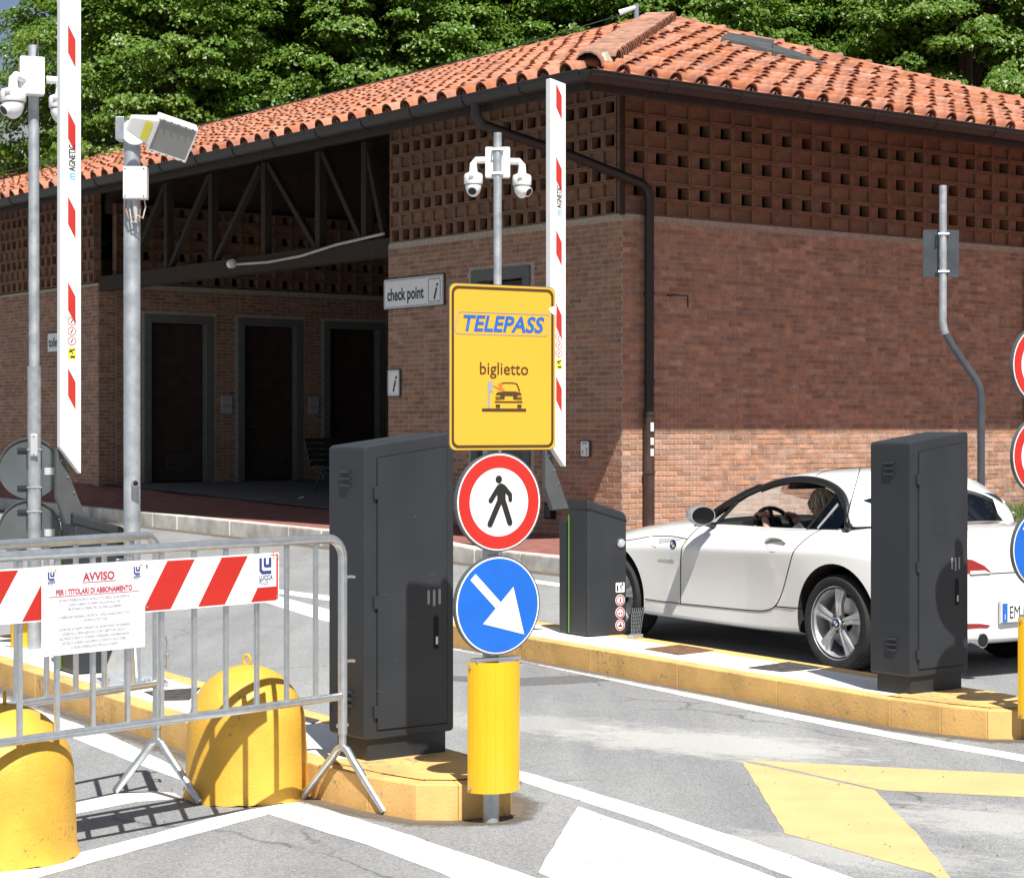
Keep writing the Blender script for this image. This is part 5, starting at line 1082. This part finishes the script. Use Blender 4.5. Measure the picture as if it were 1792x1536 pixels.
seam(DF, 'door_seam'); seam(DRr, 'door_seam'); seam([(1.69,.325),(1.95,.325),(2.17,.33)], 'sill_seam'); seam([(.62,.385),(.40,.39),(.31,.40)], 'sill_seam')
seam([(1.64,.80),(1.85,.812),(2.1,.80),(2.3,.765),(2.5,.742)], 'hood_seam')
# side panel details, both sides
for s in (1,-1):
    def patch(pts, name, mat, out=.006, par=body):
        b = B(); c = [hit(x, z, out, s) for x, z in pts]; i_ = [hit(x, z, -.004, s) for x, z in pts]; m = len(c)
        V1 = [b.bm.verts.new(v) for v in c]; V0 = [b.bm.verts.new(v) for v in i_]; b.bm.faces.new(V1)
        for k in range(m): b.bm.faces.new((V1[k],V1[(k+1)%m],V0[(k+1)%m],V0[k]))
        return b.done(name, mat, par, smooth=True)
    patch([(2.13,.795),(2.03,.735),(1.97,.728),(1.955,.75),(2.0,.79)], 'side_repeater', 'white_plastic', .004); patch([(1.99,.790),(1.96,.752),(1.74,.785),(1.70,.797)], 'fender_vent', 'grey_plastic', .0025)
    c = hit(1.765,.752,.003,s); 
    def roundel(c, r, par, sgn):
        B().lathe([(r,0),(r,.005*sgn),(r*.9,.007*sgn)], 24, c, 'y').done('badge', 'car_black', par, smooth=True)
        for k in range(4):
            a0 = k*math.pi/2; pts = [(0,0)]+[(math.cos(a0+j*math.pi/12)*r*.62, math.sin(a0+j*math.pi/12)*r*.62) for j in range(7)]
            B().prism([(c.x+u_, c.z+v_) for u_, v_ in pts], c.y+.0062*sgn, c.y+.009*sgn, 'xz').done('badge_quarter', 'sign_blue' if k % 2 else 'sign_white', par)
        ring_ = B(); 
    roundel(c, .036, body, s)
    for k in range(9): patch([(1.94-k*.021,.628),(1.928-k*.021,.628),(1.928-k*.021,.645+.008*(k%3==1)),(1.94-k*.021,.645)], 'script_badge', 'chrome', .003)
    # door handle: cup and grip
    cup = smooth2([(.735,.835),(.72,.79),(.63,.752),(.54,.79),(.52,.84),(.63,.86),(.735,.835)],1)[:-1]; patch(cup, 'handle_cup', 'grey_plastic', .0015)
    hb = [hit(x, z, .022, s) for x, z in ((.725,.832),(.68,.842),(.62,.845),(.56,.842),(.525,.832))]; hb[0] = hit(.735,.83,.004,s); hb[-1] = hit(.515,.83,.004,s); B().tube(hb, .017, 10, flat=.6).done('door_handle', 'car_paint', body, smooth=True)
    # belt moulding
    B().tube([hit(x, z, -.01, s) for x, z in ((1.55,.912),(1.3,.905),(1.0,.902),(.7,.905),(.4,.915),(.1,.928))], .011, 6).done('belt_trim', 'car_black', body, smooth=True)
# greenhouse: hard-top shell, black window frames, glass
RS = [((1.10,.575,1.19),(1.20,1.232)),((.9,.585,1.242),(1.0,1.29)),((.62,.595,1.272),(.7,1.327)),((.38,.61,1.252),(.46,1.337)),((.19,.645,1.195),(.28,1.334)),((.08,.685,1.11),(.18,1.316)),((.03,.725,1.02),(.11,1.292)),((.0,.765,.955),(.05,1.268)),((-.12,.69,.962),(.0,1.240)),((-.24,.55,.970),(-.03,1.212))]
def rs_row(Epp, C, m=10):
    out = []
    for k in range(m+1):
        a = math.pi/2*k/m; out.append(Vector((Epp[0]+(C[0]-Epp[0])*math.sin(a)**1.3, Epp[1]*math.cos(a)**.85, Epp[2]+(C[1]-Epp[2])*math.sin(a)**.9)))
    return out
rowsL = [rs_row(*q) for q in RS]
# refine along the length
def refine(rows, it=2):
    for _ in range(it):
        o = [rows[0]]
        for a, c in zip(rows, rows[1:]): o += [[p*.75+q*.25 for p, q in zip(a, c)], [p*.25+q*.75 for p, q in zip(a, c)]]
        rows = o+[rows[-1]]
    return rows
rowsL = refine(rowsL); full = [r_+[Vector((p.x,-p.y,p.z)) for p in r_[-2::-1]] for r_ in rowsL]
b = B().grid(full); b.grid([[p-Vector((0,0,.022)) if 0 < i < len(r_)-1 else p for i, p in enumerate(r_)] for r_ in full][::-1])
rf = b.done('hardtop', 'car_paint', car, smooth='all', recalc=False)
B().tube([p*1.0+Vector((0,0,.002)) for p in rs_row(*((.50,.60,1.262),(.58,1.333)))], .0025, 5).done('roof_seam', 'dark_gap', rf)
for s in (1,-1):
    arch = [Vector((p[0].x, p[0].y*s, p[0].z)) for p in rowsL]; arch = [p for p in arch if p.x > -.03]
    ap = [Vector((1.60,.715*s,.925)), Vector((1.38,.665*s,1.055)), Vector((1.22,.62*s,1.14))]
    B().tube(ap+[Vector((1.10,.585*s,1.19))], [.036,.032,.028,.026], 8).done('a_pillar', 'car_black', rf, smooth=True)
    B().tube([p+Vector((0,.006*s,-.012)) for p in arch], .027, 8).done('window_frame', 'car_black', rf, smooth=True)
    B().tube([Vector((1.45,.70*s,.925)), Vector((1.27,.655*s,1.09))], .014, 6).done('quarter_bar', 'car_black', rf, smooth=True)
    # raised rear part of the door glass
    q = [Vector((.44,.735*s,.92)), Vector((.12,.745*s,.93)), Vector((.06,.715*s,1.02)), Vector((.13,.665*s,1.12)), Vector((.235,.635*s,1.185))]
    b = B(); b.face(q); b.done('quarter_glass', 'glass_dark', rf); B().tube([q[0],q[-1]], .010, 6).done('glass_edge', 'car_black', rf)
    if s > 0: B().tube([Vector((.33,.73,.93)), Vector((.19,.67,1.10))], .012, 6).done('roll_bar', 'grey_plastic', rf)
    # small dark quarter pane in the rear pillar
    i0 = len(rowsL)-9; g_ = []
    for t_ in range(6):
        rw = rowsL[i0+t_]; lo, hi = .36-.015*t_, .36+.035*t_; row = []
        for c_ in range(5):
            kx = (lo+(hi-lo)*c_/4)*10; k0 = int(kx); p = rw[k0].lerp(rw[k0+1], kx-k0); row.append(Vector((p.x,(p.y+.005)*s,p.z+.004)))
        g_.append(row)
    B().grid(g_).done('rear_quarter_pane', 'glass_dark', rf, smooth='all')
ws = [[Vector((1.10-.01,.575,1.19)), Vector((1.17,.3,1.222)), Vector((1.19,0,1.23)), Vector((1.17,-.3,1.222)), Vector((1.09,-.575,1.19))], [Vector((1.36,.65,1.05)), Vector((1.50,.34,1.075)), Vector((1.54,0,1.08)), Vector((1.50,-.34,1.075)), Vector((1.36,-.65,1.05))], [Vector((1.60,.71,.925)), Vector((1.82,.38,.93)), Vector((1.87,0,.935)), Vector((1.82,-.38,.93)), Vector((1.60,-.71,.925))]]
B().grid(ws).done('windscreen', 'glass_clear', car, smooth='all')
B().grid([[Vector((1.52,.72,.895)),Vector((1.80,.4,.93)),Vector((1.85,0,.94)),Vector((1.80,-.4,.93)),Vector((1.52,-.72,.895))],[Vector((1.68,.74,.90)),Vector((1.95,.42,.94)),Vector((2.0,0,.952)),Vector((1.95,-.42,.94)),Vector((1.68,-.74,.90))]]).done('cowl', 'car_black', car)
# rear window between the hard-top's end and the deck
last = full[-1]; gl_top = [p+Vector((-.012,0,-.018)) for p in last[4:-4]]; base = [Vector((-.36+.12*abs(p.y)/.5, p.y*1.02, .992-.03*abs(p.y))) for p in gl_top]
B().grid([gl_top, base]).done('rear_window', 'glass_dark', car, smooth='all')
for s in (1,-1):
    ed = last[:6] if s > 0 else last[-6:][::-1]
    B().grid([ed[:5], [Vector((-.275+.004*i, (.52-.03*i)*s, .970+.002*i)) for i in range(5)]]).done('rear_buttress', 'car_paint', car, smooth='all')
B().hexa([(.16,-.62,.5),(.16,.62,.5),(.10,.62,.5),(.10,-.62,.5),(.14,-.55,1.08),(.14,.55,1.08),(.08,.55,1.08),(.08,-.55,1.08)]).done('bulkhead', 'car_inside', car)
# inside: floor, dashboard, seats, wheel, mirror
B().box((.85,0,.50), (1.5,1.36,.03)).done('cabin_floor', 'car_inside', car)
B().hexa([(1.30,-.69,.55),(1.30,.69,.55),(1.60,.69,.55),(1.60,-.69,.55),(1.34,-.68,.90),(1.34,.68,.90),(1.70,.66,.925),(1.70,-.66,.925)]).done('dashboard', 'car_inside', car, bevel=.03)
B().hexa([(1.28,.20,.86),(1.28,.50,.86),(1.45,.50,.86),(1.45,.20,.86),(1.30,.23,.965),(1.30,.47,.965),(1.48,.45,.93),(1.48,.25,.93)]).done('instrument_hood', 'car_inside', car, bevel=.02)
for s in (.36,-.36):
    SX = .30
    st = B().hexa([(.55,s-.24,.515),(1.08,s-.24,.515),(1.08,s+.24,.515),(.55,s+.24,.515),(.57,s-.22,.56),(1.09,s-.22,.60),(1.09,s+.22,.60),(.57,s+.22,.56)]).done('seat', 'car_inside', car, bevel=.02)
    B().hexa([(.48,s-.22,.54),(.60,s-.22,.54),(.60,s+.22,.54),(.48,s+.22,.54),(.36,s-.12,1.06),(.45,s-.12,1.06),(.45,s+.12,1.06),(.36,s+.12,1.06)]).done('backrest', 'car_inside', st, bevel=.03)
swc = Vector((1.20,.36,.86)); ax = Vector((-.92,0,.40)).normalized(); u_ = Vector((0,1,0)); v_ = ax.cross(u_)
sw = B().tube([swc+(u_*math.cos(k*.2618)+v_*math.sin(k*.2618))*.185 for k in range(25)], .016, 8).done('steering_wheel', 'car_black', car, smooth=True)
for a in (0, math.pi, -math.pi/2): B().tube([swc, swc+(u_*math.cos(a)+v_*math.sin(a))*.18], .016, 6).done('spoke', 'car_black', sw)
B().tube([swc+ax*.02, swc-ax*.25], [.06,.045], 10).done('hub', 'car_black', sw)
B().box((.98,0,1.215), (.04,.22,.065), Matrix.Rotation(.2,3,'Y')).done('inner_mirror', 'car_black', car, bevel=.012)
B().box((.87,.30,1.215), (.16,.34,.03), Matrix.Rotation(.35,3,'Y')).done('sun_visor', 'car_inside', car, bevel=.008)
# door mirrors
for s in (1,-1):
    m_ = B(); m_.lathe([(.02,.075),(.06,.068),(.085,.045),(.092,.0),(.088,-.035)], 20, (0,0,0), 'x'); o = m_.done('door_mirror', 'rim' if s > 0 else 'rim', car, smooth=True); o.location = (1.36,.93*s,.985); o.scale = (1.0,1.15,.78); o.rotation_euler = (0,0,R(-8*s))
    g_ = B(); g_.lathe([(.080,0),(.080,-.006)], 20, (-.034,0,0), 'x'); g_.done('mirror_glass', 'lens_black', o); B().tube([(1.40,.88*s,.935),(1.42,.82*s,.915),(1.43,.76*s,.905)], [.03,.028,.034], 8, flat=.6).done('mirror_stem', 'car_black', car, smooth=True)
# aerial
B().tube([hit(.02,.925,.0), hit(.01,.925,.0)+Vector((-.015,.0,.05)), Vector((-.035,.80,1.04)), Vector((-.088,.735,1.35))], [.016,.008,.004,.003], 6).done('aerial', 'car_black', car, smooth=True)
# rear lamps, plate, exhaust, spoiler lip
def rpatch(pts, name, mat, out=.005):
    b = B(); c = [hit_rear(y, z, out) for y, z in pts]; i_ = [hit_rear(y, z, -.006) for y, z in pts]; m = len(c); V1 = [b.bm.verts.new(v) for v in c]; V0 = [b.bm.verts.new(v) for v in i_]; b.bm.faces.new(V1)
    for k in range(m): b.bm.faces.new((V1[k],V1[(k+1)%m],V0[(k+1)%m],V0[k]))
    return b.done(name, mat, body, smooth=True)
for s in (1,-1):
    rpatch([(.34*s,.690),(.40*s,.735),(.50*s,.775),(.60*s,.785),(.64*s,.76),(.60*s,.70),(.48*s,.688)], 'tail_lamp', 'lamp_red', .008); rpatch([(.345*s,.684),(.40*s,.705),(.52*s,.705),(.52*s,.684)], 'reversing_lamp', 'white_plastic', .011)
    rpatch([(.345*s,.352),(.37*s,.338),(.56*s,.340),(.56*s,.372),(.43*s,.366)], 'rear_reflector', 'lamp_red', .006)
    ex = B().tube([(-.70,.44*s,.265),(-.90,.44*s,.262)], .048, 18).done('exhaust', 'chrome', car, smooth=True); B().tube([(-.893,.44*s,.262),(-.903,.44*s,.262)], .042, 16).done('exhaust_bore', 'dark_gap', ex)
B().tube([hit_rear(y, .682, .0) for y in np.linspace(-.52,.52,21)], .0035, 5).done('boot_seam', 'dark_gap', body); B().tube([hit_top(-.70, y, .003) for y in np.linspace(-.60,.60,21)], .006, 5).done('boot_lip', 'car_paint', body)
b = B(); A_ = [hit_top(-.46+.04*abs(y)/.3, y, .006) for y in np.linspace(-.27,.27,9)]; C_ = [hit_top(-.53+.06*abs(y)/.3, y, .014) for y in np.linspace(-.27,.27,9)]; B().grid([A_,C_]).done('brake_lamp', 'lamp_red', body)
pl = B().box((-.895,0,.43), (.012,.54,.13)).done('number_plate', 'sign_white', car, bevel=.003)
TT = lambda yy: (lambda a, c: (-.9030, -a, c))
B().box((-.9025,.243,.43), (.003,.045,.118)).done('plate_band', 'plate_blue', pl); B().box((-.9025,-.243,.43), (.003,.045,.118)).done('plate_band', 'plate_blue', pl)
text('EM 0', .115, 'sign_black', pl, -.205, .39, 0, align='LEFT', sx=.72, T=lambda a, c: (-.9030,-a,c), name='plate_lettering'); text('I', .05, 'sign_white', pl, -.250, .385, 0, align='LEFT', T=lambda a, c: (-.9050,-a,c), name='plate_lettering')
B().box((-.885,0,.43), (.012,.56,.148)).done('plate_frame', 'grey_plastic', pl, bevel=.003)
# wheels
def tyre_mesh():
    b = B(); w = .118; b.lathe([(.235,-w*.86),(.262,-w),(.300,-w*.98),(.314,-w*.82),(.320,-w*.5),(.321,0),(.320,w*.5),(.314,w*.82),(.300,w*.98),(.262,w),(.235,w*.86)], 56, (0,0,0), 'y', cap=False)
    return b.mesh('tyre', 'tyre', smooth=True)
def rim_mesh():
    b = B(); b.lathe([(.236,.100),(.243,.108),(.240,.092),(.222,.070),(.214,-.09),(.206,-.09),(.214,.068),(.226,.098)], 56, (0,0,0), 'y', cap=False); return b.mesh('rim', 'rim', smooth=True)
def spoke_mesh(a):
    b = B(); rows = []
    for r_, hw, yy in ((.035,.030,.085),(.075,.026,.094),(.13,.030,.098),(.185,.042,.094),(.228,.056,.088)):
        row = []
        for t_, dy in ((-1,-.030),(-.92,-.004),(-.45,0),(0,-.010),(.45,0),(.92,-.004),(1,-.030)):
            x, z = r_, hw*t_; row.append((math.cos(a)*x-math.sin(a)*z, yy+dy, math.sin(a)*x+math.cos(a)*z))
        rows.append(row)
    b.grid(rows); return b.mesh('spoke', 'rim', smooth=True)
TY, RI = tyre_mesh(), rim_mesh(); SPK = [spoke_mesh(R(90+72*k+4)) for k in range(5)]
DSK = B().lathe([(.02,-.06),(.215,-.06)], 40, (0,0,0), 'y').mesh('back_disc', 'rim_dark'); BRK = B().lathe([(.06,-.01),(.165,-.01),(.165,.012),(.06,.012)], 40, (0,0,0), 'y', cap=False).mesh('brake_disc', 'rim', smooth=True)
for x, s in ((0,1),(2.496,1),(0,-1),(2.496,-1)):
    wv = link('wheel', TY, car, (x,.765*s,.321), 0 if s > 0 else math.pi); rm = link('rim', RI, wv); link('back_disc', DSK, wv); link('brake_disc', BRK, wv)
    for sp_ in SPK: link('spoke', sp_, wv)
    B().lathe([(.036,.088),(.034,.100),(.030,.102)], 24, (0,0,0), 'y').done('hub_cap', 'rim', wv, smooth=True)
    roundel(Vector((0,.100,0)), .030, wv, 1)
    for k in range(5):
        a = R(90+72*k+40); B().lathe([(.0125,.085),(.0125,.094),(.008,.096)], 8, (math.cos(a)*.057,0,math.sin(a)*.057), 'y').done('wheel_bolt', 'cable_dark', wv)
    for k in range(44):
        pass
    b = B()
    for k in range(52):
        a = k*2*math.pi/52; c_, s_ = math.cos(a), math.sin(a)
        for yy in (-.062,-.021,.021,.062): b.box((c_*.3200, yy+(.004 if k%2 else -.004), s_*.3200), (.004,.034,.026), Matrix.Rotation(-a,3,'Y'))
    b.done('tread', 'tyre', wv)

# ------------------------------------------------------------------ the driver
drv = thing('person', 'fair-haired person at the wheel of the white car, looking ahead', 'person', CO, CR)
DX, DZ = .375, -.085
sk = [((x+DX, y, z+DZ), r_) for (x, y, z), r_ in [
 ((.42,.36,.74),.15),((.36,.36,.88),.14),((.31,.36,.985),.115),((.31,.36,1.04),.055),((.33,.36,1.085),.050),((.345,.36,1.135),.088),((.345,.36,1.20),.082)]]
sk += [((.70,.53,.885),.062),((.86,.60,.78),.045),((1.03,.57,.85),.036),((1.13,.52,.935),.027),((1.165,.50,.965),.030),
 ((.70,.19,.885),.062),((.86,.13,.78),.045),((1.03,.17,.85),.036),((1.13,.20,.925),.027),((1.165,.21,.955),.030),
 ((.95,.44,.62),.085),((1.25,.46,.66),.07),((.95,.28,.62),.085),((1.25,.26,.66),.07)]
ed = [(0,1),(1,2),(2,3),(3,4),(4,5),(5,6),(2,7),(7,8),(8,9),(9,10),(10,11),(2,12),(12,13),(13,14),(14,15),(15,16),(0,17),(17,18),(0,19),(19,20)]
me = bpy.data.meshes.new('p'); me.from_pydata([q[0] for q in sk], ed, []); o = bpy.data.objects.new('p', me); COL.objects.link(o)
md = o.modifiers.new('k','SKIN'); md.use_smooth_shade = True; o.modifiers.new('s','SUBSURF').levels = 2
for i, v in enumerate(me.skin_vertices[0].data): v.radius = (sk[i][1],)*2; v.use_root = (i == 0)
bpy.context.view_layer.update(); me2 = bpy.data.meshes.new_from_object(o.evaluated_get(bpy.context.evaluated_depsgraph_get())); bpy.data.objects.remove(o)
bmx = bmesh.new(); bmx.from_mesh(me2)
bb = B(); bb.bm.free(); bb.bm = bmx
for s, (hx, hy, hz) in ((1,(1.17,.50,.975)),(-1,(1.17,.21,.965))):            # fingers curled round the wheel rim
    for k, (ln, off) in enumerate(((.075,-.030),(.085,-.010),(.080,.010),(.065,.030))):
        bb.tube([(hx,hy+off*.9,hz+.005),(hx+.045,hy+off*1.05,hz+.022),(hx+.045+ln*.4,hy+off,hz+.004),(hx+.035+ln*.3,hy+off*.95,hz-.028)], [.0105,.0095,.0085,.0075], 8)
    bb.tube([(hx-.02,hy+.026*(-s),hz+.01),(hx+.01,hy+.045*(-s),hz+.03),(hx+.05,hy+.05*(-s),hz+.025)], [.012,.0105,.009], 8)
# face: nose, lips, ears, eye sockets
bb.tube([(.418+DX,.36,1.175+DZ),(.447+DX,.36,1.150+DZ),(.440+DX,.36,1.138+DZ)], [.010,.017,.010], 8); bb.tube([(.425+DX,.345,1.103+DZ),(.432+DX,.36,1.104+DZ),(.425+DX,.375,1.103+DZ)], .008, 6); bb.tube([(.405+DX,.36,1.07+DZ),(.425+DX,.36,1.072+DZ)], [.022,.016], 8)
for s in (1,-1): bb.tube([(.335+DX,.36+.080*s,1.165+DZ),(.325+DX,.36+.092*s,1.15+DZ),(.335+DX,.36+.082*s,1.125+DZ)], .011, 6); bb.tube([(.425+DX,.36+.030*s,1.170+DZ),(.432+DX,.36+.030*s,1.170+DZ)], .010, 6)
bb.done('body', 'skin', drv, smooth='all')
# hair: cap with loose strands down to the neck
b = B()
for k in range(150):
    a = random.uniform(0,2*math.pi); t_ = random.uniform(.0,1.)
    el = random.uniform(.05,1.5); d = Vector((math.cos(a)*math.cos(el), math.sin(a)*math.cos(el), math.sin(el)))
    if d.x > .40 and d.z < .80: continue
    p0 = Vector((.335,.36,1.175))+d*Vector((1,1,1)).length*.0525; p0 = Vector((.335+DX,.36,1.17+DZ))+Vector((d.x*.098,d.y*.092,d.z*.105))
    back = Vector((-.55,d.y*.4,-.9)); p1 = p0+back*.035+d*.012; p2 = p0+back*.085+d*.006
    b.tube([p0-d*.01,p1,p2], [.015,.012,.004], 5)
b.lathe([(.005,.105),(.05,.092),(.083,.055),(.088,.02),(.080,.0)], 18, (.33+DX,.36,1.17+DZ)); b.done('hair', 'hair', drv, smooth=True)
# dark jacket: follows torso and upper arms
b = B(); b.tube([(.80,.36,.58),(.745,.36,.76),(.695,.36,.885),(.69,.36,.935)], [.185,.178,.150,.075], 16)
for pts in ([(.70,.45,.885),(.70,.53,.885),(.86,.60,.78),(1.01,.573,.845)], [(.70,.27,.885),(.70,.19,.885),(.86,.13,.78),(1.01,.167,.845)]): b.tube(pts, [.085,.080,.062,.050], 12)
b.done('jacket', 'cloth_dark', drv, smooth=True)
